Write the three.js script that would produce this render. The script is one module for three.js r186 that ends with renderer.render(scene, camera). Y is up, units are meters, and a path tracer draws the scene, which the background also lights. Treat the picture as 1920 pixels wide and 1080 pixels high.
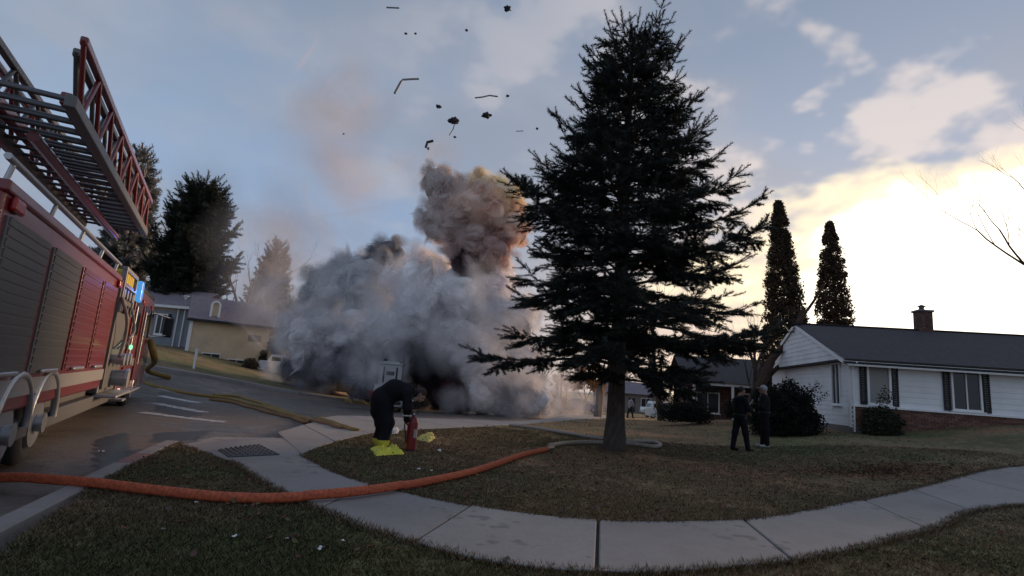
import * as THREE from 'three';
import { mergeGeometries, mergeVertices, toCreasedNormals } from 'three/addons/utils/BufferGeometryUtils.js';
import { RoundedBoxGeometry } from 'three/addons/geometries/RoundedBoxGeometry.js';
import { ImprovedNoise } from 'three/addons/math/ImprovedNoise.js';
import { MarchingCubes } from 'three/addons/objects/MarchingCubes.js';

// ---------------------------------------------------------------- camera, sky, sun, exposure
const D2R = Math.PI / 180, V = (x, y, z) => new THREE.Vector3(x, y, z);
const scene = new THREE.Scene();
const camera = new THREE.PerspectiveCamera(55, 16 / 9, 0.05, 1500);
camera.rotation.order = 'YXZ';
camera.position.set(0, 1.35, 0);
camera.rotation.x = 10.1 * D2R;
camera.rotation.z = 4.3 * D2R;
camera.updateMatrixWorld();
const renderer = new THREE.WebGLRenderer({ antialias: true });
renderer.setSize(1024, 576);
renderer.toneMapping = THREE.LinearToneMapping;
renderer.toneMappingExposure = 1.12;
renderer.shadowMap.enabled = true;

const SUN_AZ = 40 * D2R, SUN_EL = 10 * D2R;
const sunDir = V(Math.sin(SUN_AZ) * Math.cos(SUN_EL), Math.sin(SUN_EL), -Math.cos(SUN_AZ) * Math.cos(SUN_EL));
const sun = new THREE.DirectionalLight(new THREE.Color(1.0, 0.66, 0.38), 3.3);
sun.name = 'sun';
sun.position.copy(sunDir).multiplyScalar(120);
sun.castShadow = true;
sun.shadow.radius = 20;
sun.shadow.mapSize.set(2048, 2048);
Object.assign(sun.shadow.camera, { left: -60, right: 60, top: 50, bottom: -50, near: 1, far: 300 });
scene.add(sun, sun.target);

// ---------------------------------------------------------------- random numbers and noise
function mulberry(a) { return () => { a = (a + 0x6d2b79f5) | 0; let t = Math.imul(a ^ (a >>> 15), 1 | a); t = (t + Math.imul(t ^ (t >>> 7), 61 | t)) ^ t; return ((t ^ (t >>> 14)) >>> 0) / 4294967296; }; }
let rnd = mulberry(7);
const R = (a, b) => a + (b - a) * rnd(), pick = (l) => l[Math.floor(rnd() * l.length)];
const clamp = (x, a = 0, b = 1) => Math.min(b, Math.max(a, x)), lerp = (a, b, t) => a + (b - a) * t;
const ss = (a, b, x) => { const t = clamp((x - a) / (b - a)); return t * t * (3 - 2 * t); };
const perlin = new ImprovedNoise();
const n3 = (x, y, z) => perlin.noise(x, y, z);
function fbm(x, y, z, o = 5) { let s = 0, a = 0.5; for (let i = 0; i < o; i++) { s += a * n3(x, y, z); x *= 2.03; y *= 2.03; z *= 2.03; a *= 0.5; } return s; }
const mix3 = (a, b, t) => [lerp(a[0], b[0], t), lerp(a[1], b[1], t), lerp(a[2], b[2], t)];
// periodic value noise on a lattice of p x p cells
function tileNoise(seed, p) {
  const r = mulberry(seed), v = new Float32Array(p * p).map(() => r());
  return (x, y) => { x = ((x % p) + p) % p; y = ((y % p) + p) % p; const i = Math.floor(x), j = Math.floor(y), fx = x - i, fy = y - j, u = fx * fx * (3 - 2 * fx), w = fy * fy * (3 - 2 * fy), a = (ii, jj) => v[(jj % p) * p + (ii % p)]; return lerp(lerp(a(i, j), a(i + 1, j), u), lerp(a(i, j + 1), a(i + 1, j + 1), u), w); };
}
function tileFbm(seed, p, oct) { const l = []; for (let o = 0; o < oct; o++) l.push(tileNoise(seed + o * 17, p << o)); return (u, v) => { let s = 0, a = 0.5, t = 0; for (let o = 0; o < oct; o++) { s += a * l[o](u * (p << o), v * (p << o)); t += a; a *= 0.5; } return s / t; }; }

// ---------------------------------------------------------------- the sky: late-afternoon air and broken cloud, brightest round the low sun
(function makeSky() {
  const W = 2048, Hh = 1024, data = new Float32Array(W * Hh * 4);
  for (let j = 0; j < Hh; j++) {
    const el = ((j + 0.5) / Hh - 0.5) * Math.PI, y = Math.sin(el), c = Math.cos(el);
    for (let i = 0; i < W; i++) {
      const o = (j * W + i) * 4;
      data[o + 3] = 1;
      if (y < -0.06) { data[o] = 0.1; data[o + 1] = 0.095; data[o + 2] = 0.09; continue; }
      const az = ((i + 0.5) / W - 0.5) * 2 * Math.PI, x = Math.cos(az) * c, z = Math.sin(az) * c;
      const yy = Math.max(y, 0), cosS = x * sunDir.x + y * sunDir.y + z * sunDir.z, ang = Math.acos(clamp(cosS, -1, 1)) / D2R;
      const k = 1 / (yy + 0.16), px = x * k, pz = z * k;
      // clear air
      let col = mix3(mix3([0.35, 0.37, 0.425], [0.255, 0.35, 0.51], ss(0.0, 0.32, yy)), [0.165, 0.24, 0.36], ss(0.25, 0.66, yy));
      const away = ss(50, 105, ang);
      col = mix3(col, [0.34, 0.44, 0.575], 0.6 * away * (1 - ss(0.5, 0.9, yy)));
      // high cloud: broad soft sheets and finer ragged ones
      const big = fbm(px * 0.55 + 3.1, pz * 0.55 - 1.7, 2.2, 5), mid = fbm(px * 1.5 + 8.3, pz * 1.5 + 4.4, 6.1 + big * 0.6, 6), fine = fbm(px * 4.2 - 2.0, pz * 4.2 + 1.0, 1.3, 5);
      const sheet = ss(-0.12, 0.22, big + 0.25 * fine);
      col = mix3(col, mix3([0.265, 0.30, 0.37], [0.37, 0.385, 0.445], ss(-0.2, 0.3, mid)), 0.68 * sheet);
      const rag = ss(0.02, 0.2, mid * 0.9 + 0.7 * fine) * (0.06 + 0.94 * ss(62, 34, ang));
      const near = ss(62, 18, ang);
      col = mix3(col, mix3([0.49, 0.48, 0.515], [0.80, 0.70, 0.66], ss(34, 18, ang) * 0.8), 0.62 * rag);
      const shade = 0.8 * ss(0.05, 0.3, fbm(px * 0.9 - 6.0, pz * 0.9 + 9.0, 4.0, 4)) * ss(70, 30, ang);
      col = mix3(col, [0.25, 0.29, 0.37], 0.55 * shade * (1 - rag));
      // low warm air towards the sunset
      const low = Math.exp(-Math.pow(Math.max(el / D2R - 2, 0) / 11, 2)) * ss(52, 14, ang);
      col = mix3(col, [0.98, 0.74, 0.56], 0.85 * low);
      // bright cloud in front of the sun with a ragged, yellow upper rim
      const w = ang * (1 - 0.16 * ss(0.12, 0.5, yy) * 0) + 19 * fbm(x * 3.1 + 1.2, y * 6.5, z * 3.1, 5) + 13 * fbm(x * 11, y * 22, z * 11 + 3, 4) + (el / D2R - 10) * 0.2 + Math.max(0, el / D2R - 17) * 0.7 + 2.6;
      const rim = ss(25.5, 18.5, w), core = ss(19.5, 11.5, w);
      col = mix3(col, [1.06, 0.90, 0.63], 0.9 * rim);
      col = mix3(col, [1.75, 1.62, 1.36], core);
      const aura = Math.exp(-Math.pow(ang / 30, 2));
      data[o] = col[0] + 0.16 * aura; data[o + 1] = col[1] + 0.11 * aura; data[o + 2] = col[2] + 0.06 * aura;
    }
  }
  const t = new THREE.DataTexture(data, W, Hh, THREE.RGBAFormat, THREE.FloatType);
  t.mapping = THREE.EquirectangularReflectionMapping; t.magFilter = THREE.LinearFilter; t.needsUpdate = true;
  scene.background = t; scene.environment = t;
})();

// ---------------------------------------------------------------- scene helpers
const taken = {};
function numbered(n) { const k = taken[n] = (taken[n] ?? -1) + 1; return k ? n + '_' + String(k).padStart(3, '0') : n; }
function tag(o, label, category, group, kind) { if (label) o.userData.label = label; if (category) o.userData.category = category; if (group) o.userData.group = group; if (kind) o.userData.kind = kind; return o; }
function thing(name, label, category, pos = [0, 0, 0], turn = 0, group) { const o = new THREE.Group(); o.name = numbered(name); o.position.set(...pos); o.rotation.y = turn; scene.add(o); return tag(o, label, category, group); }
function mesh(name, geo, mat, parent) { const m = new THREE.Mesh(Array.isArray(geo) ? merge(geo) : geo, mat); m.castShadow = m.receiveShadow = true; m.name = parent ? name : numbered(name); (parent || scene).add(m); return m; }
function merge(list) {
  const l = list.filter(Boolean).map((g) => { g = g.index ? g.toNonIndexed() : g; for (const k of Object.keys(g.attributes)) if (!['position', 'normal', 'uv'].includes(k)) g.deleteAttribute(k); if (!g.attributes.normal) g.computeVertexNormals(); if (!g.attributes.uv) g.setAttribute('uv', new THREE.BufferAttribute(new Float32Array(g.attributes.position.count * 2), 2)); return g; });
  return mergeGeometries(l);
}
const move = (g, x = 0, y = 0, z = 0, rx = 0, ry = 0, rz = 0) => g.applyMatrix4(new THREE.Matrix4().compose(V(x, y, z), new THREE.Quaternion().setFromEuler(new THREE.Euler(rx, ry, rz)), V(1, 1, 1)));
const box = (w, h, d, x, y, z, rx, ry, rz) => move(new THREE.BoxGeometry(w, h, d), x, y, z, rx, ry, rz);
const rbox = (w, h, d, r, x, y, z, rx, ry, rz) => move(new RoundedBoxGeometry(w, h, d, 2, Math.min(r, w / 2.01, h / 2.01, d / 2.01)), x, y, z, rx, ry, rz);
const cyl = (r0, r1, h, n, x, y, z, rx, ry, rz) => move(new THREE.CylinderGeometry(r1, r0, h, n), x, y, z, rx, ry, rz);
function bar(a, b, r, n = 6) { a = V(...a); b = V(...b); const d = b.clone().sub(a), g = new THREE.CylinderGeometry(r, r, d.length(), n); g.applyQuaternion(new THREE.Quaternion().setFromUnitVectors(V(0, 1, 0), d.clone().normalize())); return g.translate(...a.add(b).multiplyScalar(0.5).toArray()); }
// a tube through points with a radius at each
function limb(pts, rad, n = 6, capEnd = true) {
  const pos = [], idx = [], nor = [], uv = [], P = pts.map((p) => (p.isVector3 ? p : V(...p)));
  let side = null, len = 0;
  P.forEach((p, i) => {
    const t = P[Math.min(i + 1, P.length - 1)].clone().sub(P[Math.max(i - 1, 0)]).normalize();
    if (!side) side = Math.abs(t.y) > 0.9 ? V(1, 0, 0) : V(0, 1, 0);
    side = side.clone().sub(t.clone().multiplyScalar(side.dot(t))).normalize();
    const up = t.clone().cross(side), r = Array.isArray(rad) ? rad[i] : rad;
    if (i) len += p.distanceTo(P[i - 1]);
    for (let k = 0; k <= n; k++) { const a = (k / n) * 2 * Math.PI, d = side.clone().multiplyScalar(Math.cos(a)).addScaledVector(up, Math.sin(a)); nor.push(d.x, d.y, d.z); d.multiplyScalar(r).add(p); pos.push(d.x, d.y, d.z); uv.push(k / n * Math.max(0.05, r) * 6.28, len); }
  });
  for (let i = 0; i < P.length - 1; i++) for (let k = 0; k < n; k++) { const a = i * (n + 1) + k, b = a + n + 1; idx.push(a, a + 1, b, b, a + 1, b + 1); }
  if (capEnd) for (const e of [0, P.length - 1]) { const c = pos.length / 3; pos.push(P[e].x, P[e].y, P[e].z); const t = P[e].clone().sub(P[e ? e - 1 : 1]).normalize(); nor.push(t.x, t.y, t.z); uv.push(0, len); for (let k = 0; k < n; k++) { const a = e * (n + 1) + k; e ? idx.push(a, a + 1, c) : idx.push(a + 1, a, c); } }
  const g = new THREE.BufferGeometry();
  g.setAttribute('position', new THREE.Float32BufferAttribute(pos, 3)); g.setAttribute('normal', new THREE.Float32BufferAttribute(nor, 3)); g.setAttribute('uv', new THREE.Float32BufferAttribute(uv, 2)); g.setIndex(idx);
  return g;
}
function smooth(pts, n) { return new THREE.CatmullRomCurve3(pts.map((p) => (p.isVector3 ? p : V(...p))), false, 'centripetal').getSpacedPoints(n); }
function extrude(pts, depth, bevel = 0, seg = 1) { const s = new THREE.Shape(pts.map((p) => new THREE.Vector2(p[0], p[1]))); return new THREE.ExtrudeGeometry(s, { depth, bevelEnabled: bevel > 0, bevelSize: bevel, bevelThickness: bevel, bevelSegments: seg, curveSegments: 6 }); }

// ---------------------------------------------------------------- terrain: lots climb gently away from the crossing, the street beyond runs slightly downhill
function H(x, z) {
  const d = -z;
  return 2.9 * ss(-6, -31, x) * ss(4, 30, d - x * 0.3) * (1 - 0.4 * ss(39, 54, d)) - 1.0 * ss(20, 75, d) * ss(-22, -5, x) + (0.6 * ss(5.5, 12, x) * ss(6, 14, d) + 0.8 * ss(11, 18, x) * ss(8, 18, d)) * (1 - ss(27, 40, d)) + 0.02 * n3(x * 0.35, 3.3, z * 0.35) * ss(2, 5, d);
}
const FPX = 540 / Math.tan(27.5 * D2R);
const ray = (px, py) => V((px - 960) / FPX, -(py - 540) / FPX, -1).applyQuaternion(camera.quaternion);
function at(px, py, depth) { const r = ray(px, py); return r.multiplyScalar(depth / -r.z).add(camera.position); }   // depth metres in front of the viewer
function G(px, py) { const r = ray(px, py), p = V(); for (let t = 1; t < 400; t += 0.01 + t * 0.0008) { p.copy(camera.position).addScaledVector(r, t); if (p.y < H(p.x, p.z)) { p.y = H(p.x, p.z); return p; } } return at(px, py, 60); }   // where that sight line meets the ground
const ground = (x, z) => [x, H(x, z), z];
// ---------------------------------------------------------------- procedural textures and materials
function tex(size, repeat, fn, color = true) {
  const d = new Uint8Array(size * size * 4), enc = (x) => Math.round(255 * clamp(color ? (x <= 0.0031308 ? 12.92 * x : 1.055 * Math.pow(x, 1 / 2.4) - 0.055) : x));
  for (let j = 0; j < size; j++) for (let i = 0; i < size; i++) { const c = fn((i + 0.5) / size, (j + 0.5) / size), o = (j * size + i) * 4; d[o] = enc(c[0]); d[o + 1] = enc(c[1]); d[o + 2] = enc(c[2]); d[o + 3] = c.length > 3 ? Math.round(255 * clamp(c[3])) : 255; }
  const t = new THREE.DataTexture(d, size, size); t.wrapS = t.wrapT = THREE.RepeatWrapping; t.magFilter = THREE.LinearFilter; t.minFilter = THREE.LinearMipmapLinearFilter; t.generateMipmaps = true;
  if (color) t.colorSpace = THREE.SRGBColorSpace;
  t.repeat.set(1 / repeat, 1 / repeat); t.needsUpdate = true;
  return t;
}
const gray = (f) => (u, v) => { const x = f(u, v); return [x, x, x]; };
const std = (c, rough = 0.8, o = {}) => new THREE.MeshStandardMaterial({ color: new THREE.Color().setRGB(...(Array.isArray(c) ? c : [c, c, c])), roughness: rough, ...o });
const M = {};
{
  const f1 = tileFbm(11, 4, 6), f2 = tileFbm(31, 24, 4), f3 = tileFbm(57, 3, 5), f4 = tileFbm(91, 96, 2);
  // lawn: olive green, straw and bare brown soil
  const grassMap = tex(1024, 5.3, (u, v) => { const a = f1(u, v), b = f2(u, v), c = f3(u, v), d = f4(u, v); let k = mix3([0.145, 0.115, 0.055], [0.265, 0.165, 0.10], ss(0.38, 0.62, c)); k = mix3(k, [0.27, 0.20, 0.125], 0.65 * ss(0.55, 0.75, b) * ss(0.4, 0.6, a)); const s = 0.55 + 0.9 * d * (0.6 + 0.8 * b); return [k[0] * s, k[1] * s, k[2] * s]; });
  M.lawn = new THREE.MeshStandardMaterial({ map: grassMap, vertexColors: true, roughness: 1, bumpMap: tex(512, 1.6, gray((u, v) => 0.5 * f2(u, v) + 0.5 * f4(u, v)), false), bumpScale: 0.05 });
  const cm = tex(1024, 2.7, (u, v) => { const a = f1(u, v), b = f2(u, v), d = f4(u, v); const s = 0.25 * (0.74 + 0.36 * a + 0.14 * b + 0.14 * (d - 0.5)) * (1 - 0.42 * ss(0.58, 0.7, f3(u, v) * 0.6 + 0.4 * b)); return [s * 1.06, s * 0.97, s * 0.945]; });
  M.concrete = new THREE.MeshStandardMaterial({ map: cm, roughness: 0.86, bumpMap: tex(512, 0.8, gray((u, v) => 0.6 * f4(u, v) + 0.4 * f2(u, v)), false), bumpScale: 0.004 });
  M.curbstone = new THREE.MeshStandardMaterial({ map: cm, color: new THREE.Color().setRGB(0.95, 0.92, 0.92), roughness: 0.9 });
  const am = tex(1024, 6.1, (u, v) => { const a = f1(u, v), b = f2(u, v), c = f3(u, v), d = f4(u, v); let s = 0.135 * (0.62 + 0.5 * a + 0.35 * (d - 0.4)); s *= 1 - 0.5 * ss(0.56, 0.66, c) * (0.5 + 0.5 * b); return [s * 1.1, s * 0.9, s * 0.8]; });
  const ar = tex(512, 6.1, gray((u, v) => 0.34 + 0.5 * ss(0.66, 0.42, f3(u, v) * 0.75 + 0.25 * f2(u, v))), false);
  M.asphalt = new THREE.MeshStandardMaterial({ map: am, roughness: 1, roughnessMap: ar, bumpMap: tex(512, 0.9, gray((u, v) => f4(u, v)), false), bumpScale: 0.006 });
  M.tar = std([0.03, 0.028, 0.03], 0.5);
  M.paint = new THREE.MeshStandardMaterial({ color: new THREE.Color().setRGB(0.5, 0.49, 0.5), roughness: 0.7, map: tex(256, 1.2, (u, v) => { const s = 0.45 + 0.75 * ss(0.3, 0.55, f2(u, v)); return [s, s, s]; }) });
  const bark = tex(512, 1, (u, v) => { const a = f1(u * 3, v), b = f2(u * 2, v * 0.6), s = 0.075 * (0.45 + 1.1 * Math.abs(a - 0.5) * 2 + 0.6 * b); return [s * 1.08, s * 0.86, s * 0.74]; });
  bark.repeat.set(0.8, 0.5);
  M.bark = new THREE.MeshStandardMaterial({ map: bark, roughness: 1, bumpMap: (() => { const t = tex(512, 1, gray((u, v) => Math.abs(f1(u * 3, v) - 0.5) * 2), false); t.repeat.set(0.8, 0.5); return t; })(), bumpScale: 0.05 });
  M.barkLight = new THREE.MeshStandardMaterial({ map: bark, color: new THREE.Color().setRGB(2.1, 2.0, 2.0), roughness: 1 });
  M.barkRed = new THREE.MeshStandardMaterial({ map: bark, color: new THREE.Color().setRGB(0.9, 0.62, 0.5), roughness: 1, bumpMap: M.bark.bumpMap, bumpScale: 0.05 });
  const shingle = tex(512, 2.2, (u, v) => { const a = f2(u, v), d = f4(u, v), s = 0.062 * (0.6 + 0.5 * a + 0.5 * (d - 0.3)); return [s * 1.05, s * 0.92, s * 1.02]; });
  M.shingle = new THREE.MeshStandardMaterial({ map: shingle, roughness: 0.95, bumpMap: tex(256, 0.6, gray((u, v) => f4(u, v)), false), bumpScale: 0.006 });
  M.shingleGrey = new THREE.MeshStandardMaterial({ map: shingle, color: new THREE.Color().setRGB(3.4, 3.2, 3.3), roughness: 0.95 });
  const wash = (a, b) => tex(256, 2.3, (u, v) => { const s = a + b * (f1(u, v) - 0.5) * (0.5 + f2(u, v)); return [s, s, s]; });
  M.siding = new THREE.MeshStandardMaterial({ map: wash(0.92, 0.35), color: new THREE.Color().setRGB(0.84, 0.84, 0.86), roughness: 0.7 });
  M.trim = std([0.8, 0.79, 0.8], 0.6);
  M.cream = new THREE.MeshStandardMaterial({ map: wash(0.92, 0.4), color: new THREE.Color().setRGB(0.64, 0.50, 0.34), roughness: 0.85 });
  M.bluegrey = new THREE.MeshStandardMaterial({ map: wash(0.92, 0.4), color: new THREE.Color().setRGB(0.24, 0.27, 0.32), roughness: 0.8 });
  M.brickA = std([0.16, 0.075, 0.055], 0.95); M.brickB = std([0.12, 0.058, 0.048], 0.95); M.brickC = std([0.2, 0.105, 0.08], 0.95);
  M.mortar = std([0.2, 0.185, 0.17], 1);
  M.foundation = new THREE.MeshStandardMaterial({ map: cm, color: new THREE.Color().setRGB(0.7, 0.66, 0.64), roughness: 0.95 });
  M.glass = new THREE.MeshPhysicalMaterial({ color: new THREE.Color().setRGB(0.02, 0.022, 0.026), roughness: 0.06, specularIntensity: 1 });
  M.curtain = std([0.3, 0.29, 0.28], 0.9);
  M.dark = std([0.018, 0.018, 0.02], 0.75);
  M.metal = std([0.42, 0.43, 0.45], 0.38, { metalness: 0.85 });
  M.steelDark = std([0.11, 0.11, 0.12], 0.5, { metalness: 0.5 });
  M.rubber = std([0.02, 0.02, 0.021], 0.85);
  M.fireRed = new THREE.MeshPhysicalMaterial({ color: new THREE.Color().setRGB(0.17, 0.012, 0.018), roughness: 0.38, clearcoat: 0.6, clearcoatRoughness: 0.15 });
  M.red = std([0.17, 0.010, 0.013], 0.4);
  M.yellow = std([0.62, 0.46, 0.05], 0.75); M.lime = std([0.62, 0.60, 0.06], 0.65);
}
// ---------------------------------------------------------------- plan of paths and roads (metres, from points of the ground)
const P2 = (l) => l.map(([a, b]) => { const p = G(a, b); return [p.x, p.z]; });
function curve2(pts, n) { return smooth(pts.map(([x, z]) => V(x, 0, z)), n).map((p) => [p.x, p.z]); }
const innerEdge = curve2([...P2([[565, 855], [640, 892], [740, 921], [880, 951], [1000, 969], [1135, 980], [1250, 981], [1395, 977], [1500, 962], [1620, 938], [1744, 911], [1900, 876]]), [17.5, -12.5]], 150);
const outerEdge = curve2([...P2([[430, 866], [500, 912], [590, 955], [680, 990], [775, 1021], [870, 1047], [980, 1067], [1120, 1077], [1250, 1076], [1370, 1067], [1480, 1055], [1600, 1033], [1744, 996], [1900, 950]]), [16.5, -8.6]], 150);
function frac(edge, p) { let b = 0, bd = 1e9; edge.forEach((q, i) => { const d = (q[0] - p[0]) ** 2 + (q[1] - p[1]) ** 2; if (d < bd) { bd = d; b = i; } }); return b / (edge.length - 1); }
const edgeAt = (e, t) => { const x = clamp(t) * (e.length - 1), i = Math.min(Math.floor(x), e.length - 2), f = x - i; return [lerp(e[i][0], e[i + 1][0], f), lerp(e[i][1], e[i + 1][1], f)]; };
const walkL = curve2([...P2([[520, 812], [580, 795], [640, 780], [720, 783], [820, 786], [960, 790]]), [4.6, -37], [9, -54]], 60);
const walkR = curve2([...P2([[565, 853], [605, 836], [655, 822], [705, 812], [810, 805], [960, 797]]), [6.2, -36], [10.6, -53]], 60);
const curbA = P2([[175, 908], [190, 899], [262, 862], [335, 828]]);
const roadPoly = [[-2.2, -1.5], curbA[0], curbA[1], curbA[2], curbA[3], ...P2([[400, 812]]), ...walkL, [5.5, -56], [2.2, -46], [-1.2, -34], [-3.6, -31], ...P2([[640, 747], [560, 735], [450, 714], [300, 688]]), [-22, -21], [-34, -9], [-30, 4], [-4, 4]];
const lawnPoly = [...innerEdge, [30, -20], [30, -60], [12, -60], ...[...walkR].reverse()];
const parkPoly = [curbA[1], curbA[2], curbA[3], ...outerEdge, [20, -4], [10, 1.5], [-2, 1.5], [-2.4, -2]];
function inside(p, poly) { let c = false; for (let i = 0, j = poly.length - 1; i < poly.length; j = i++) { const a = poly[i], b = poly[j]; if (a[1] > p[1] !== b[1] > p[1] && p[0] < ((b[0] - a[0]) * (p[1] - a[1])) / (b[1] - a[1]) + a[0]) c = !c; } return c; }
function dist2(p, poly, closed = true) { let m = 1e9; for (let i = closed ? 0 : 1, n = poly.length; i < n; i++) { const a = poly[(i + n - 1) % n], b = poly[i], dx = b[0] - a[0], dz = b[1] - a[1], t = clamp(((p[0] - a[0]) * dx + (p[1] - a[1]) * dz) / (dx * dx + dz * dz || 1)); m = Math.min(m, Math.hypot(p[0] - a[0] - t * dx, p[1] - a[1] - t * dz)); } return m; }
const roadSD = (x, z) => { const d = dist2([x, z], roadPoly); return inside([x, z], roadPoly) ? -d : d; };
const rampPoly = P2([[335, 829], [432, 866], [566, 855], [524, 812], [400, 811]]);
const walkPoly = [...innerEdge, ...[...outerEdge].reverse()];
const spruceAt = [2.82, -14.2];
const DROP = 0.13;

// ---------------------------------------------------------------- ground: one sheet to the horizon, let down under the road
{
  const N = 300, S = 560, warp = (u) => Math.sign(u) * (Math.abs(u) * 34 + Math.pow(Math.abs(u), 6) * (S - 34)), pos = [], uv = [], col = [], idx = [];
  for (let j = 0; j <= N; j++) for (let i = 0; i <= N; i++) {
    const x = warp((i / N) * 2 - 1), z = warp((j / N) * 2 - 1) - 16, sd = Math.abs(x) < 45 && z > -62 && z < 12 ? roadSD(x, z) : 9, ramp = Math.abs(x) < 9 && inside([x, z], rampPoly);
    const under_walk = Math.abs(x) < 20 && z > -30 && inside([x, z], walkPoly) && dist2([x, z], walkPoly) > 0.12;
    const y = H(x, z) - (under_walk && sd > 0.04 ? 0.07 : 0) - (sd < 0.04 ? DROP + 0.07 : 0) - (ramp && sd >= 0.04 ? 0.2 : 0);
    pos.push(x, y, z); uv.push(x, -z);
    const under = Math.exp(-(((x - spruceAt[0]) ** 2 + (z - spruceAt[1] - 2.6) ** 2) / 14)), bare = ss(0.05, 0.3, fbm(x * 0.22, 5, z * 0.22, 4)), drive = ss(-16, -22, z) * ss(-3, 1, x) * (1 - ss(14, 18, x));
    const green = ss(-0.05, 0.3, fbm(x * 0.3 + 7, 2, z * 0.3 - 3, 4) + 0.12 * fbm(x * 1.7, 1, z * 1.7, 3)) * (1 - 0.7 * under);
    let k = mix3([0.78 - 0.22 * green, 0.88, 0.78 - 0.2 * green], [1.14, 0.92, 0.80], clamp(0.95 * bare * (1 - 0.6 * green) + 0.9 * under + 0.6 * drive));
    col.push(...k);
  }
  for (let j = 0; j < N; j++) for (let i = 0; i < N; i++) { const a = j * (N + 1) + i, b = a + N + 1; idx.push(a, b, a + 1, b, b + 1, a + 1); }
  const g = new THREE.BufferGeometry();
  g.setAttribute('position', new THREE.Float32BufferAttribute(pos, 3)); g.setAttribute('uv', new THREE.Float32BufferAttribute(uv, 2)); g.setAttribute('color', new THREE.Float32BufferAttribute(col, 3)); g.setIndex(idx); g.computeVertexNormals();
  tag(mesh('lawn_ground', g, M.lawn), 'patchy olive and brown winter lawns sloping round the crossing', 'ground', null, 'structure');
}
// a sheet or slab over a plan polygon that follows a height
function slab(poly, yf, thick = 0.1, ch = 0.012, cell = 0) {
  let c = poly.map((p) => new THREE.Vector2(p[0], p[1]));
  if (THREE.ShapeUtils.area(c) < 0) c = c.reverse();
  const n = c.length, inset = c.map((p, i) => { const a = c[(i + n - 1) % n], b = c[(i + 1) % n], t = b.clone().sub(a).normalize(); return new THREE.Vector2(p.x - t.y * ch, p.y + t.x * ch); });
  const pos = [], uv = [], idx = [], put = (p, y) => { pos.push(p.x, y, p.y); uv.push(p.x, -p.y); return pos.length / 3 - 1; };
  const top = inset.map((p) => put(p, yf(p.x, p.y))), tri = THREE.ShapeUtils.triangulateShape(inset, []);
  for (const t of tri) idx.push(top[t[0]], top[t[2]], top[t[1]]);
  if (thick) for (const [from, to, y0, y1] of [[inset, c, 0, -ch * 0.8], [c, c, -ch * 0.8, -thick]]) {
    const A = from.map((p) => put(p, yf(p.x, p.y) + y0)), B = to.map((p) => put(p, yf(p.x, p.y) + y1));
    for (let i = 0; i < n; i++) { const k = (i + 1) % n; idx.push(A[i], A[k], B[i], A[k], B[k], B[i]); }
  }
  const g = new THREE.BufferGeometry();
  g.setAttribute('position', new THREE.Float32BufferAttribute(pos, 3)); g.setAttribute('uv', new THREE.Float32BufferAttribute(uv, 2)); g.setIndex(idx);
  const f = g.toNonIndexed(); f.computeVertexNormals();
  return f;
}
// a finely divided sheet over a polygon
function sheet(poly, yf, cell) {
  const xs = poly.map((p) => p[0]), zs = poly.map((p) => p[1]), x0 = Math.min(...xs), x1 = Math.max(...xs), z0 = Math.min(...zs), z1 = Math.max(...zs), nx = Math.ceil((x1 - x0) / cell), nz = Math.ceil((z1 - z0) / cell), id = new Int32Array((nx + 1) * (nz + 1)).fill(-1), pos = [], uv = [], idx = [];
  for (let j = 0; j <= nz; j++) for (let i = 0; i <= nx; i++) { const x = x0 + i * cell, z = z0 + j * cell; if (inside([x, z], poly) || dist2([x, z], poly) < cell) { id[j * (nx + 1) + i] = pos.length / 3; pos.push(x, yf(x, z), z); uv.push(x, -z); } }
  for (let j = 0; j < nz; j++) for (let i = 0; i < nx; i++) { const a = id[j * (nx + 1) + i], b = id[j * (nx + 1) + i + 1], c = id[(j + 1) * (nx + 1) + i], d = id[(j + 1) * (nx + 1) + i + 1]; if (a >= 0 && b >= 0 && c >= 0 && d >= 0) idx.push(a, c, b, c, d, b); }
  const g = new THREE.BufferGeometry();
  g.setAttribute('position', new THREE.Float32BufferAttribute(pos, 3)); g.setAttribute('uv', new THREE.Float32BufferAttribute(uv, 2)); g.setIndex(idx); g.computeVertexNormals();
  return g;
}
// road surface reaches a little under the kerbs; kept below lawn level so the lawn edge hides its border
const roadY = (x, z) => H(x, z) - DROP;
tag(mesh('road', sheet(roadPoly, roadY, 0.33), M.asphalt), 'wet grey asphalt of the street crossing', 'road', null, 'structure');
function strip(edge, w, side) { return edge.map((p, i) => { const a = edge[Math.max(i - 1, 0)], b = edge[Math.min(i + 1, edge.length - 1)], dx = b[0] - a[0], dz = b[1] - a[1], l = Math.hypot(dx, dz) || 1; return [p[0] + (-dz / l) * w * side, p[1] + (dx / l) * w * side]; }); }
function curbRun(parent, edge, w, side, mats, name = 'curb_stone', up = 0.015) {
  const out = strip(edge, w, side);
  for (let i = 0; i < edge.length - 1; i++) { const e = (a, b, t) => [lerp(a[0], b[0], t), lerp(a[1], b[1], t)]; mesh(name, slab([e(edge[i], edge[i + 1], 0.004), e(edge[i], edge[i + 1], 0.996), e(out[i], out[i + 1], 0.996), e(out[i], out[i + 1], 0.004)], (x, z) => H(x, z) + up, 0.24, 0.02), Array.isArray(mats) ? mats[i % mats.length] : mats, parent); }
}
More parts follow.
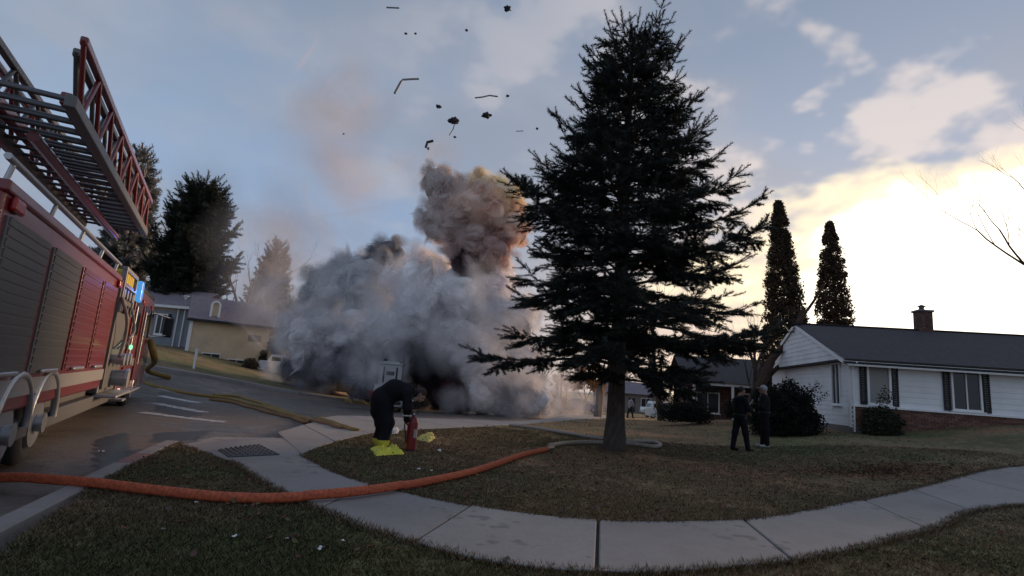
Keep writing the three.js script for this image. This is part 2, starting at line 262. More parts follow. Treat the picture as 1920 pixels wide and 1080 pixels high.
{
  const c = thing('curb', 'pale concrete curb ending in a ramp beside the grass triangle', 'curb'); c.userData.kind = 'structure';
  const pink = new THREE.MeshStandardMaterial({ map: M.curbstone.map, color: new THREE.Color().setRGB(0.9, 0.52, 0.52), roughness: 0.85 });
  curbRun(c, curve2([[-3.4, -3.6], ...curbA], 8), 0.2, -1, [M.curbstone, M.curbstone, M.curbstone, M.curbstone, M.curbstone, pink, M.curbstone, M.curbstone]);
  const c2 = thing('curb', 'long pale curb on the far side of the street below the beige house', 'curb'); c2.userData.kind = 'structure';
  curbRun(c2, curve2([[-22, -21], ...P2([[300, 688], [450, 714], [560, 735], [640, 747]])], 16), 0.42, 1, M.curbstone, 'curb_stone', 0.04);
  const c3 = thing('curb', 'curb along the street side of the second walkway', 'curb'); c3.userData.kind = 'structure';
  curbRun(c3, curve2(walkL.slice(8), 26), 0.14, 1, M.curbstone);
}
{
  const s = thing('sidewalk', 'curved pale concrete sidewalk crossing the foreground', 'sidewalk'); s.userData.kind = 'structure';
  const J = [[[565, 855], [430, 866]], [[705, 911], [596, 957]], [[880, 951], [775, 1021]], [[1135, 980], [1120, 1077]], [[1395, 977], [1480, 1055]], [[1615, 939], [1740, 997]]].map((q) => { const [a, b] = P2(q); return [frac(innerEdge, a), frac(outerEdge, b)]; });
  const last = J[J.length - 1]; for (let k = 1; k < 6; k++) { const a = last[0] + 0.085 * k, b = last[1] + 0.1 * k; if (a < 1 && b < 1) J.push([a, b]); } J.push([1, 1]);
  const tones = [0.93, 1.0, 0.97, 1.05].map((k) => { const m = M.concrete.clone(); m.color.setRGB(k, k * 0.995, k * 0.985); return m; });
  for (let i = 0; i < J.length - 1; i++) {
    const [a0, b0] = J[i], [a1, b1] = J[i + 1], g = 0.0007, pts = [], n = 10, dy = R(-0.006, 0.006);
    for (let k = 0; k <= n; k++) pts.push(edgeAt(innerEdge, lerp(a0 + (i ? g : 0), a1 - g, k / n)));
    for (let k = n; k >= 0; k--) pts.push(edgeAt(outerEdge, lerp(b0 + (i ? g : 0), b1 - g, k / n)));
    mesh('slab', slab(pts, (x, z) => H(x, z) + 0.022 + dy, 0.12, 0.012), tones[(i * 3 + 1) % 4], s);
  }
  mesh('joint_bed', sheet([...innerEdge, ...[...outerEdge].reverse()], (x, z) => H(x, z) - 0.012, 0.25), M.tar, s);
  const w = thing('sidewalk', 'second concrete sidewalk leading away behind the bending firefighter', 'sidewalk'); w.userData.kind = 'structure';
  for (let i = 0; i < 22; i++) { const pts = [], a = i / 22, b = (i + 1) / 22 - 0.0009; for (let k = 0; k <= 3; k++) pts.push(edgeAt(walkL, lerp(a, b, k / 3))); for (let k = 3; k >= 0; k--) pts.push(edgeAt(walkR, lerp(a, b, k / 3))); mesh('slab', slab(pts, (x, z) => H(x, z) + 0.02, 0.12, 0.012), M.concrete, w); }
  const r = thing('curb_ramp', 'concrete curb ramp with a dark plate between sidewalk and street', 'ramp'); r.userData.kind = 'structure';
  const ry = (x, z) => H(x, z) + 0.018 - (DROP - 0.02) * ss(1.1, 0.05, dist2([x, z], roadPoly));
  mesh('ramp_slab', sheet(rampPoly, (x, z) => ry(x, z) - 0.004, 0.12), M.concrete, r);
  const plate = P2([[408, 843], [428, 860], [524, 855], [486, 836]]);
  const pg = slab(plate, (x, z) => ry(x, z) + 0.012, 0.05, 0.008), domes = [];
  mesh('dark_plate', pg, std([0.05, 0.048, 0.05], 0.7), r);
  for (let i = 0; i < 9; i++) for (let j = 0; j < 6; j++) { const u = (i + 0.5) / 9, v = (j + 0.5) / 6, e = (a, b, t) => [lerp(a[0], b[0], t), lerp(a[1], b[1], t)], p = e(e(plate[0], plate[3], u), e(plate[1], plate[2], u), v); domes.push(move(new THREE.SphereGeometry(0.022, 6, 4), p[0], ry(p[0], p[1]) + 0.008, p[1])); }
  mesh('warning_domes', domes, std([0.06, 0.057, 0.06], 0.7), r).userData.kind = 'stuff';
}
{ // worn crosswalk bars and tar patches
  const c = thing('crosswalk', 'four worn white crosswalk bars on dark patched asphalt', 'road marking'); c.userData.kind = 'structure';
  const bars = [[[268, 764], [420, 782]], [[292, 748], [386, 765]], [[300, 735], [372, 748]], [[300, 722], [358, 733]]];
  bars.forEach(([a, b], i) => { const [p, q] = P2([a, b]), n = 14, t = [], u = [], L = Math.hypot(q[0] - p[0], q[1] - p[1]), w = 0.16; for (let k = 0; k <= n; k++) { const f = k / n, x = lerp(p[0], q[0], f), z = lerp(p[1], q[1], f), j = R(-0.03, 0.03), nx = -(q[1] - p[1]) / L, nz = (q[0] - p[0]) / L; t.push([x + nx * (w + j), z + nz * (w + j)]); u.push([x - nx * (w + j), z - nz * (w + j)]); } mesh('painted_bar', sheet([...t, ...u.reverse()], (x, z) => roadY(x, z) + 0.008, 0.08), M.paint, c); });
  const patch = (px) => { const p = P2(px), m = [p.reduce((s, q) => s + q[0], 0) / p.length, p.reduce((s, q) => s + q[1], 0) / p.length], out = []; for (let i = 0; i < 40; i++) { const f = (i / 40) * p.length, k = Math.floor(f), e = f - k, a = p[k], b = p[(k + 1) % p.length], x = lerp(a[0], b[0], e), z = lerp(a[1], b[1], e), s = 1 + 0.12 * n3(i * 0.7, m[0], m[1]); out.push([m[0] + (x - m[0]) * s, m[1] + (z - m[1]) * s]); } return out; };
  for (const px of [[[300, 752], [380, 768], [350, 772], [296, 761]], [[300, 739], [352, 750], [346, 757], [296, 746]], [[304, 726], [340, 735], [334, 740], [300, 733]], [[300, 800], [395, 797], [360, 812], [290, 815]], [[186, 812], [235, 800], [240, 850], [190, 880]], [[540, 770], [610, 778], [650, 792], [560, 790]]]) mesh('tar_patch', sheet(patch(px), (x, z) => roadY(x, z) + 0.004, 0.12), M.tar, c);
}
// ---------------------------------------------------------------- vegetation
const leafMat = (r, g, b, tr = 0.25) => new THREE.MeshPhysicalMaterial({ color: new THREE.Color().setRGB(r, g, b), roughness: 0.95, transmission: tr, thickness: 0, side: THREE.DoubleSide, specularIntensity: 0.3 });
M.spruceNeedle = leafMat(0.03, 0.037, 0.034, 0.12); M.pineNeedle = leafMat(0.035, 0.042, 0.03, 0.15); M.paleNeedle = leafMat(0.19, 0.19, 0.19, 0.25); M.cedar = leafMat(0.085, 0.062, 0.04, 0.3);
M.yew = leafMat(0.022, 0.024, 0.02, 0.1); M.shrub = leafMat(0.05, 0.052, 0.034, 0.2); M.autumn = leafMat(0.34, 0.17, 0.05, 0.4);
// a twig with needles: thin triangles round a short stem, seeded so that each variant differs
function sprayGeo(seed, len, n, nl, flat, w = 0.0065) {
  const r = mulberry(seed), pos = [], nor = [];
  for (let i = 0; i < n; i++) {
    const t = Math.pow((i + 0.5) / n, 0.9), a = r() * 6.283, l = nl * (0.75 + 0.5 * r()) * (1 - 0.35 * t), x = t * len, y = Math.cos(a) * l * (flat ? 0.55 : 1) + l * 0.15, z = Math.sin(a) * l, fwd = l * (0.55 + 0.5 * r()), b = Math.cos(a) * w, c = Math.sin(a) * w;
    pos.push(x, c, -b, x, -c, b, x + fwd, y, z); const d = V(-0.3, Math.cos(a), Math.sin(a)).normalize(); for (let k = 0; k < 3; k++) nor.push(d.x, d.y, d.z);
  }
  for (const s of [[0.005, 0], [0, 0.005]]) pos.push(0, s[0], s[1], 0, -s[0], -s[1], len, 0, 0), nor.push(0, 1, 0, 0, 1, 0, 0, 1, 0);
  const g = new THREE.BufferGeometry(); g.setAttribute('position', new THREE.Float32BufferAttribute(pos, 3)); g.setAttribute('normal', new THREE.Float32BufferAttribute(nor, 3)); return g;
}
function leafGeo(seed, n, size, spread) { // a clump of small leaves
  const r = mulberry(seed), pos = [], q = new THREE.Quaternion(), e = new THREE.Euler(), a = V(), b = V(), c = V();
  for (let i = 0; i < n; i++) { const o = V(r() - 0.5, r() - 0.5, r() - 0.5).multiplyScalar(2 * spread), s = size * (0.6 + 0.8 * r()); q.setFromEuler(e.set(r() * 6, r() * 6, r() * 6)); const p = [[-0.5, 0, 0], [0, 0.12, 0.45], [0.5, 0, 0], [0, 0.1, -0.45]].map((v) => V(...v).multiplyScalar(s).applyQuaternion(q).add(o)); for (const k of [0, 1, 2, 0, 2, 3]) pos.push(p[k].x, p[k].y, p[k].z); }
  const g = new THREE.BufferGeometry(); g.setAttribute('position', new THREE.Float32BufferAttribute(pos, 3)); g.computeVertexNormals(); return g;
}
function instances(name, geo, mat, mats, parent, tint) {
  const m = new THREE.InstancedMesh(geo, mat, mats.length); mats.forEach((x, i) => { m.setMatrixAt(i, x); if (tint) m.setColorAt(i, tint(i)); }); m.name = parent ? name : numbered(name); m.castShadow = m.receiveShadow = true; m.userData.kind = 'stuff'; (parent || scene).add(m); return m;
}
function along(p, dir, roll, s) { const x = dir.clone().normalize(), y0 = Math.abs(x.y) > 0.95 ? V(1, 0, 0) : V(0, 1, 0), z = x.clone().cross(y0).normalize(), y = z.clone().cross(x); const m = new THREE.Matrix4().makeBasis(x, y, z); if (roll) m.multiply(new THREE.Matrix4().makeRotationX(roll)); return m.scale(V(s, s, s)).setPosition(p); }
// a conifer: tapered trunk, whorled limbs that are each an object, side twigs, and needle sprays along every twig
function conifer(o) {
  rnd = mulberry(o.seed);
  const t = thing(o.name, o.label, 'tree', o.pos, 0, o.group), h = o.h, pts = [], rad = [];
  for (let i = 0; i <= 14; i++) { const f = i / 14; pts.push([0.05 * Math.sin(f * 5 + o.seed) * h * 0.03 + (o.lean || 0) * f * h, f * h, 0.04 * Math.cos(f * 4 + o.seed) * h * 0.03]); rad.push(Math.max(0.012, o.trunk * (Math.pow(1 - f, o.taper ?? 0.8) * 0.92 + (o.flare ?? 0.55) * Math.exp(-f * 26)))); }
  const spine = new THREE.CatmullRomCurve3(pts.map((p) => V(...p))), at_ = (f) => spine.getPoint(f);
  mesh('trunk', limb(pts, rad, 12), o.bark || M.bark, t);
  const sprays = [[], [], []], woods = [], n = o.limbs;
  for (let i = 0; i < n; i++) {
    const f = o.low + (0.985 - o.low) * Math.pow((i + R(0, 0.8)) / n, o.bias || 0.9), a = i * 2.4 + R(-0.5, 0.5), c = at_(f), prof = o.profile(f) * h, L = Math.max(0.12, prof * R(o.rag ?? 0.72, 1.12));
    const ca = Math.cos(a), sa = Math.sin(a), rise = lerp(o.riseLow, o.riseTop, f) + R(-0.14, 0.14), droop = (o.droop ?? 0.3) * (1 - f) + 0.06, tip = o.tip ?? 0.16, bend = R(-0.25, 0.25), lp = [], lr = [], m = 8, side = V(-sa, 0, ca);
    for (let k = 0; k <= m; k++) { const u = k / m, out = L * u; lp.push(V(c.x + ca * out + side.x * bend * L * u * u, c.y + L * (rise * u - droop * u * u + tip * u * u * u * u) + R(-0.02, 0.02) * L * 0.3, c.z + sa * out + side.z * bend * L * u * u)); lr.push(lerp(0.012 + 0.011 * L, 0.006, u)); }
    const parts = [limb(lp, lr, 5, false)], curve = new THREE.CatmullRomCurve3(lp), step = o.twig, bare = o.bare ?? 0.16;
    for (let s = L * bare + R(0, step); s < L; s += step * R(0.75, 1.25)) {
      const u = s / L, p = curve.getPoint(u), tg = curve.getTangent(u), lat = tg.clone().cross(V(0, 1, 0)).normalize();
      for (const sd of [-1, 1]) {
        if (rnd() < (o.gap ?? 0.1)) continue;
        const tl = Math.max(0.1, Math.min(o.twigMax ?? 0.9, (L - s) * 0.62 + 0.16) * R(0.6, 1.1)), dir = tg.clone().multiplyScalar(R(0.5, 0.95)).addScaledVector(lat, sd).addScaledVector(V(0, 1, 0), R(-0.38, 0.18) - (o.hang ?? 0.1)).normalize(), end = p.clone().addScaledVector(dir, tl).add(V(0, -0.12 * tl * tl, 0));
        if (o.wood !== false) parts.push(limb([p, p.clone().lerp(end, 0.5).add(V(0, 0.02 * tl, 0)), end], [0.008, 0.006, 0.003], 3, false));
        const st = o.spray * 0.62; for (let q = st * 0.1; q < tl; q += st) { const g = q / tl; sprays[Math.floor(R(0, 3))].push(along(p.clone().lerp(end, g), dir.clone().add(V(R(-0.3, 0.3), R(-0.15, 0.3), R(-0.3, 0.3))), R(0, 6.28), o.size * R(0.8, 1.25))); }
        if (tl > 0.4) for (const g of [0.35, 0.6, 0.82]) for (const e of [-1, 1]) { const d2 = dir.clone().add(dir.clone().cross(V(0, 1, 0)).multiplyScalar(e * R(0.6, 1.1))).add(V(0, R(-0.3, 0.15), 0)).normalize(); sprays[Math.floor(R(0, 3))].push(along(p.clone().lerp(end, g), d2, R(0, 6.28), o.size * R(0.8, 1.2))); }
      }
      sprays[Math.floor(R(0, 3))].push(along(p, tg.clone().add(V(R(-0.4, 0.4), R(0, 0.4), R(-0.4, 0.4))), R(0, 6.28), o.size * R(0.8, 1.1)));
    }
    sprays[0].push(along(curve.getPoint(0.97), curve.getTangent(1), 0, o.size * 1.2));
    woods.push(parts);
  }
  if (o.limbMeshes) woods.forEach((p) => mesh('limb', merge(p), o.bark || M.bark, t)); else if (o.wood !== false) tag(mesh('limbs', merge(woods.flat()), o.bark || M.bark, t), null, null, null, 'stuff');
  for (let k = 0; k < 6; k++) sprays[0].push(along(at_(0.955 + 0.007 * k), V(R(-0.5, 0.5), 1, R(-0.5, 0.5)), 0, o.size * 0.9));
  const tone = mulberry(o.seed + 5), c = new THREE.Color(), tint = () => { const s = 0.6 + 0.8 * tone(); return c.setRGB(s, s * (0.95 + 0.1 * tone()), s); };
  sprays.forEach((l, k) => l.length && instances('needles', o.geo[k], o.needle, l, t, tint));
  return t;
}
const S1 = [1, 2, 3].map((k) => sprayGeo(100 + k, 0.34, 54, 0.085, false, 0.0085));
const S2 = [1, 2, 3].map((k) => sprayGeo(200 + k, 0.5, 46, 0.16, false, 0.016));
const S3 = [1, 2, 3].map((k) => sprayGeo(300 + k, 0.6, 30, 0.2, false, 0.03));

const prof = (pts) => (f) => { for (let i = 0; i < pts.length - 1; i++) if (f <= pts[i + 1][0]) return lerp(pts[i][1], pts[i + 1][1], clamp((f - pts[i][0]) / (pts[i + 1][0] - pts[i][0]))); return pts[pts.length - 1][1]; };
// the tall spruce on the corner lawn
conifer({ name: 'spruce_tree', label: 'tall dark spruce with a bare lower trunk on the corner lawn', pos: ground(...spruceAt), seed: 21, h: 11.5, taper: 0.6, flare: 0.32, trunk: 0.25, lean: 0.005, limbs: 185, low: 0.145, bias: 0.86, limbMeshes: true, riseLow: 0.16, riseTop: 0.42, droop: 0.5, tip: 0.3, twig: 0.2, twigMax: 0.95, spray: 0.34, size: 1, gap: 0.26, bare: 0.3, rag: 0.5, geo: S1, needle: M.spruceNeedle,
  profile: prof([[0, 0.28], [0.16, 0.30], [0.235, 0.325], [0.41, 0.285], [0.54, 0.24], [0.66, 0.18], [0.76, 0.148], [0.85, 0.118], [0.925, 0.098], [0.97, 0.058], [1, 0.02]]) });

// bare deciduous trees: recursive branching, trunk and branches
function bareTree(o) {
  rnd = mulberry(o.seed);
  const t = thing(o.name || 'bare_tree', o.label, o.category || 'tree', o.pos, 0, o.group || (o.name ? undefined : 'bare trees round the neighbourhood')), trunk = [], br = [], tips = [];
  (function grow(p, d, L, r, depth) {
    const n = 5, pts = [p.clone()], rr = [r]; let q = p.clone(), e = d.clone();
    for (let i = 1; i <= n; i++) { e.add(V(R(-1, 1), R(-0.6, 1) * (o.up ?? 0.5), R(-1, 1)).multiplyScalar(0.12 * (o.wild ?? 1))).normalize(); q = q.clone().addScaledVector(e, L / n); pts.push(q); rr.push(lerp(r, r * (depth ? 0.62 : 0.72), i / n)); }
    (depth ? br : trunk).push(limb(pts, rr, depth > 2 ? 3 : depth ? 5 : 9, false));
    if (depth >= o.depth) { tips.push([q, e]); return; }
    const k = depth === 0 ? o.fork || 3 : Math.floor(R(2, 4));
    for (let i = 0; i < k; i++) { const a = (i / k) * 6.283 + R(-0.6, 0.6), sp = (o.spread ?? 0.55) * R(0.6, 1.3), u = e.clone().cross(Math.abs(e.y) > 0.9 ? V(1, 0, 0) : V(0, 1, 0)).normalize(), w = e.clone().cross(u), dd = e.clone().add(u.multiplyScalar(Math.cos(a) * sp)).addScaledVector(w, Math.sin(a) * sp).add(V(0, 0.12, 0)).normalize(); grow(pts[i === 0 ? n : Math.floor(R(n * 0.5, n + 0.99))], dd, L * R(0.55, 0.85), rr[n] * R(0.6, 0.85), depth + 1); }
  })(V(0, -0.05, 0), V(o.lx || 0, 1, o.lz || 0).normalize(), o.first, o.r, 0);
  mesh('trunk', merge(trunk), o.bark || M.bark, t);
  mesh('branches', merge(br), o.bark || M.bark, t);
  if (o.leaf) { const l = tips.filter(() => rnd() < o.leafShare).map(([p, e]) => along(p, e, R(0, 6), R(0.8, 1.3))); instances('leaves', o.leafGeo, o.leaf, l, t); }
  return t;
}
// a bush: many stems and leaf clumps in an uneven volume
function bush(o) {
  rnd = mulberry(o.seed);
  const t = thing('bush', o.label, 'bush', o.pos), st = [], l = [], [rx, ry, rz] = o.size;
  for (let i = 0; i < o.n; i++) {
    const d = V(R(-1, 1), R(-0.15, 1), R(-1, 1)).normalize(), bump = 0.82 + 0.3 * n3(d.x * 2.2 + o.seed, d.y * 2.2, d.z * 2.2) + 0.16 * n3(d.x * 6, d.y * 6 + o.seed, d.z * 6), k = Math.pow(rnd(), 0.4) * bump, p = V(d.x * rx * k, 0.12 * ry + d.y * ry * k * 0.9, d.z * rz * k);
    if (p.y < 0.03) p.y = R(0.03, 0.2);
    l.push(along(p, d.clone().add(V(R(-0.5, 0.5), R(0, 0.6), R(-0.5, 0.5))), R(0, 6), R(0.75, 1.3)));
    if (i % 9 === 0) st.push(limb([[0.1 * p.x, 0, 0.1 * p.z], [p.x * 0.5, p.y * 0.62, p.z * 0.5], [p.x, p.y, p.z]], [0.022, 0.014, 0.005], 4, false));
  }
  for (const s of o.shoots || []) { const e = V(...s); st.push(limb([[0, ry * 0.6, 0], [e.x * 0.6, e.y * 0.7, e.z * 0.6], e], [0.012, 0.009, 0.004], 4, false)); for (let k = 0; k < 5; k++) l.push(along(V(e.x * (0.75 + 0.06 * k), e.y * (0.78 + 0.05 * k), e.z), V(R(-1, 1), R(0, 1), R(-1, 1)), 0, 0.9)); }
  mesh('stems', merge(st), M.bark, t);
  const tone = mulberry(o.seed), c = new THREE.Color();
  instances('foliage', o.geo, o.mat, l, t, () => c.setScalar(0.55 + 0.9 * tone()));
  return t;
}
const leafA = leafGeo(5, 12, 0.09, 0.1), leafB = leafGeo(6, 14, 0.06, 0.12), leafBig = leafGeo(9, 14, 0.3, 0.5);

// left side
{ const p = G(388, 668); p.z -= 9; p.x -= 7.6; p.y = H(p.x, p.z);
  conifer({ name: 'pine_tree', label: 'dark bushy pine rising behind the blue grey house', pos: [p.x, p.y, p.z], seed: 4, h: 15.0, trunk: 0.3, limbs: 150, low: 0.16, bias: 0.95, riseLow: 0.35, riseTop: 1.0, droop: 0.1, tip: 0.3, twig: 0.34, twigMax: 1.1, spray: 0.6, size: 1.5, gap: 0.12, bare: 0.22, rag: 0.5, wood: false, geo: S2, needle: M.pineNeedle, profile: prof([[0, 0.2], [0.3, 0.235], [0.5, 0.215], [0.7, 0.175], [0.86, 0.12], [0.95, 0.075], [1, 0.02]]) }); }
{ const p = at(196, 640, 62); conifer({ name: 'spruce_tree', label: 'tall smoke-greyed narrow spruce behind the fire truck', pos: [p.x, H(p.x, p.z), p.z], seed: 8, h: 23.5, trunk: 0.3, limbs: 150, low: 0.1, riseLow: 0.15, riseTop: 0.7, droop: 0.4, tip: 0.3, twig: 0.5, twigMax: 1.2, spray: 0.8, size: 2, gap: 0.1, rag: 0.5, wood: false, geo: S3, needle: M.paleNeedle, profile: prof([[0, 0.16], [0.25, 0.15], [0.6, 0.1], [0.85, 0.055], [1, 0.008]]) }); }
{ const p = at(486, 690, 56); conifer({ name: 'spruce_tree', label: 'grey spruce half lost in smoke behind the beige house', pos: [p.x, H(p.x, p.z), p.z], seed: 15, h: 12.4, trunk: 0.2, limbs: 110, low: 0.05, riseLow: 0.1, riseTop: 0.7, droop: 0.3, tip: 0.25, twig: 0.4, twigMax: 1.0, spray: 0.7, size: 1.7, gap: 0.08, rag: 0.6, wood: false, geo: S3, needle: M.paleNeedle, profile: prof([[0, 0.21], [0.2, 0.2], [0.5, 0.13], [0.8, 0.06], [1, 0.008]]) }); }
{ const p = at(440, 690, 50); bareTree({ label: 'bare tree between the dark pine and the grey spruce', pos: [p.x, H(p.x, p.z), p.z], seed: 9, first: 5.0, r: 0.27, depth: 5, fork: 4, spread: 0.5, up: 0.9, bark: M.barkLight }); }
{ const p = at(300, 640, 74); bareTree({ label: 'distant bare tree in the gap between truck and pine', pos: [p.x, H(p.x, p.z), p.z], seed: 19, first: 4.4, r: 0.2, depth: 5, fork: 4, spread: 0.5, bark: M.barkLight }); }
// right side: two pointed cedars, a leaning trunk, thin bare trees
const cedarLeaf = [leafGeo(41, 16, 0.1, 0.15), leafGeo(42, 16, 0.1, 0.15), leafGeo(43, 16, 0.1, 0.15)];
function cedar(o) {
  rnd = mulberry(o.seed);
  const t = thing('cedar_tree', o.label, 'tree', o.pos, 0, 'pair of pointed cedars behind the white house'), l = [], br = [];
  mesh('trunk', limb([[0, 0, 0], [0.05, o.h * 0.5, 0], [o.lean * o.h, o.h * 0.97, 0]], [0.22, 0.13, 0.02], 8), M.barkRed, t);
  for (let i = 0; i < o.n; i++) {
    const f = Math.pow(rnd(), 1.25) * 0.99, a = R(0, 6.283), rr = o.profile(f) * (0.86 + 0.22 * n3(Math.cos(a) * 1.6 + o.seed, f * 9, Math.sin(a) * 1.6)), k = Math.sqrt(R(0.16, 1)), p = V(o.lean * o.h * f + Math.cos(a) * rr * k, f * o.h, Math.sin(a) * rr * k);
    if (n3(p.x * 2.6, p.y * 2.1, p.z * 2.6 + o.seed) < -0.12 && f < 0.9) continue;
    l.push(along(p, V(Math.cos(a) * 0.5, 1.2, Math.sin(a) * 0.5), R(0, 6), R(0.8, 1.3)));
    if (i % 34 === 0) br.push(limb([[o.lean * o.h * f * 0.9, Math.max(0.2, f * o.h - 0.8), 0], [p.x * 0.6, p.y - 0.3, p.z * 0.6], p], [0.03, 0.02, 0.008], 3, false));
  }
  mesh('branches', merge(br), M.barkRed, t);
  const tone = mulberry(o.seed), c = new THREE.Color();
  instances('foliage', cedarLeaf[o.seed % 3], o.mat || M.cedar, l, t, () => { const s = 0.5 + 0.9 * tone(); return c.setRGB(s * 1.05, s, s); });
}
{ const a = at(1484, 700, 31), b = at(1571, 700, 35);
  cedar({ label: 'taller pointed cedar with brown gaps, left of a pair behind the white house', pos: [a.x, H(a.x, a.z), a.z], seed: 3, h: 12.4, lean: -0.052, n: 5000, profile: prof([[0, 1.9], [0.25, 1.75], [0.45, 1.35], [0.7, 0.85], [0.9, 0.38], [1, 0.04]]) });
  cedar({ label: 'shorter pointed cedar with a side shoot, right of a pair behind the white house', pos: [b.x, H(b.x, b.z), b.z], seed: 7, h: 13.4, lean: -0.02, n: 4800, profile: prof([[0, 1.7], [0.3, 1.55], [0.55, 1.2], [0.75, 0.9], [0.9, 0.48], [1, 0.03]]) }); }
{ const p = G(1418, 800); bareTree({ name: 'leaning_tree', label: 'thick dark trunk leaning to the right over the white gable', pos: [p.x + 0.2, H(p.x, p.z - 1.6), p.z - 1.6], seed: 12, first: 3.5, r: 0.28, depth: 2, fork: 3, spread: 0.4, lx: 0.5, lz: -0.3, wild: 0.4, bark: M.barkRed }); }
{ const p = at(1415, 790, 24); bareTree({ label: 'thin bare multi-stemmed tree between spruce and cedars', pos: [p.x, H(p.x, p.z), p.z], seed: 33, first: 2.2, r: 0.06, depth: 4, fork: 4, spread: 0.32, up: 1.2, bark: M.bark }); }
{ const p = at(2030, 640, 24); bareTree({ label: 'bare tree reaching in at the far right above the roof', pos: [p.x, H(p.x, p.z), p.z], seed: 52, first: 4.2, r: 0.2, depth: 6, fork: 4, spread: 0.55, up: 1.0, bark: M.bark }); }
[[1640, 46, 5, 61], [1668, 48, 4.4, 62], [1625, 52, 5.6, 63]].forEach(([x, d, f, s], i) => { const p = at(x, 700, d); bareTree({ label: ['bare treetop above the middle of the white house roof', 'low bare treetop just left of the brick chimney', 'bare treetop above the roof nearest the right cedar'][i], pos: [p.x, H(p.x, p.z), p.z], seed: s, first: f * 0.55, r: 0.12, depth: 5, fork: 4, spread: 0.5 }); });
{ const p = G(1480, 822); bush({ label: 'large black-green yew bush at the corner of the white house', pos: [p.x + 0.5, H(p.x, p.z - 1.4), p.z - 1.3], seed: 5, size: [1.25, 2.0, 1.2], n: 3000, geo: leafB, mat: M.yew, shoots: [[1.0, 1.75, 0.3], [1.25, 1.55, 0.4], [1.15, 1.9, 0.1]] }); }
{ const p = G(1655, 815); bush({ label: 'small rounded shrub with tall sprigs below the front window', pos: [p.x, p.y, p.z], seed: 6, size: [0.55, 0.95, 0.55], n: 1100, geo: leafB, mat: M.shrub, shoots: [[0.05, 1.5, 0.1], [0.25, 1.3, 0.1], [-0.1, 1.25, 0.1]] }); }
{ const p = at(514, 690, 43); bush({ label: 'dark bush against the right end of the beige house', pos: [p.x, H(p.x, p.z), p.z], seed: 16, size: [1.3, 2.6, 1.2], n: 1100, geo: leafGeo(77, 14, 0.14, 0.2), mat: M.shrub }); }
// beyond the spruce
{ const p = at(1120, 783, 40); bareTree({ name: 'forked_tree', label: 'bare forked tree seen just left of the spruce trunk', pos: [p.x, H(p.x, p.z), p.z], seed: 71, first: 2.6, r: 0.3, depth: 5, fork: 3, spread: 0.42 }); }
{ const p = at(1240, 783, 44); bareTree({ label: 'dark straight trunk standing before the white suv', pos: [p.x, H(p.x, p.z), p.z], seed: 72, first: 4.2, r: 0.3, depth: 5, fork: 4, spread: 0.5 }); }
{ const p = at(1098, 770, 58); bareTree({ name: 'autumn_tree', label: 'small tree with orange leaves beside the blue car', pos: [p.x, H(p.x, p.z), p.z], seed: 73, first: 1.6, r: 0.13, depth: 5, fork: 4, spread: 0.6, leaf: M.autumn, leafGeo: leafGeo(74, 12, 0.26, 0.5), leafShare: 0.8 }); }
{ const p = at(1030, 764, 64); bush({ label: 'dark round bush in the smoke beyond the street', pos: [p.x, H(p.x, p.z), p.z], seed: 26, size: [2.6, 2.0, 1.8], n: 700, geo: leafGeo(78, 14, 0.22, 0.3), mat: M.shrub }); }
{ const p = V(9.6, 0, -26); for (const [dx, w, s, lab] of [[0, 1.5, 36, 'low dark hedge bush behind the standing officers'], [3.0, 1.35, 37, 'low dark hedge bush beside the brick house porch']]) bush({ label: lab, pos: [p.x + dx - 1.2, H(p.x + dx, p.z), p.z], seed: s, size: [w, 1.0, 0.8], n: 900, geo: leafB, mat: M.yew }); }
// far wood round the neighbourhood, one mass
{
  rnd = mulberry(404);
  const parent = thing('far_trees', 'distant belt of bare and evergreen trees closing the view', 'trees'); parent.userData.kind = 'stuff';
  const tr = [], lv = [], ev = [];
  for (let i = 0; i < 190; i++) {
    const a = R(-1.25, 1.15), d = R(78, 150), x = Math.sin(a) * d, z = -Math.cos(a) * d, y = H(x, z), h = R(6, 11), ever = rnd() < 0.25;
    tr.push(limb([[x, y - 0.3, z], [x + R(-0.3, 0.3), y + h * 0.5, z], [x + R(-0.5, 0.5), y + h * 0.95, z]], [0.22, 0.14, 0.03], 5, false));
    const n = ever ? 90 : 26;
    for (let k = 0; k < n; k++) { const f = ever ? R(0.08, 1) : R(0.3, 1), q = R(0, 6.28), w = ever ? (1 - f) * h * 0.25 + 0.1 : h * 0.3 * Math.sin(f * 2.9 + 0.2), rr = w * Math.sqrt(rnd()); if (ever) ev.push(along(V(x + Math.cos(q) * rr, y + f * h, z + Math.sin(q) * rr), V(Math.cos(q), -0.2, Math.sin(q)), 0, R(0.8, 1.5))); else { const e = V(x + Math.cos(q) * w, y + f * h + 0.1 * h, z + Math.sin(q) * w); tr.push(limb([[x, y + h * R(0.25, 0.6), z], [(x + e.x) / 2, (y + h * 0.45 + e.y) / 2, (z + e.z) / 2], e], [0.07, 0.045, 0.015], 3, false)); if (rnd() < 0.3) lv.push(along(e, V(0, 1, 0), 0, R(0.7, 1.4))); } }
  }
  mesh('trunks', merge(tr), M.bark, parent).userData.kind = 'stuff';
  instances('foliage', leafBig, leafMat(0.05, 0.05, 0.035), ev, parent);
  instances('foliage', leafBig, leafMat(0.1, 0.07, 0.04), lv, parent);
}
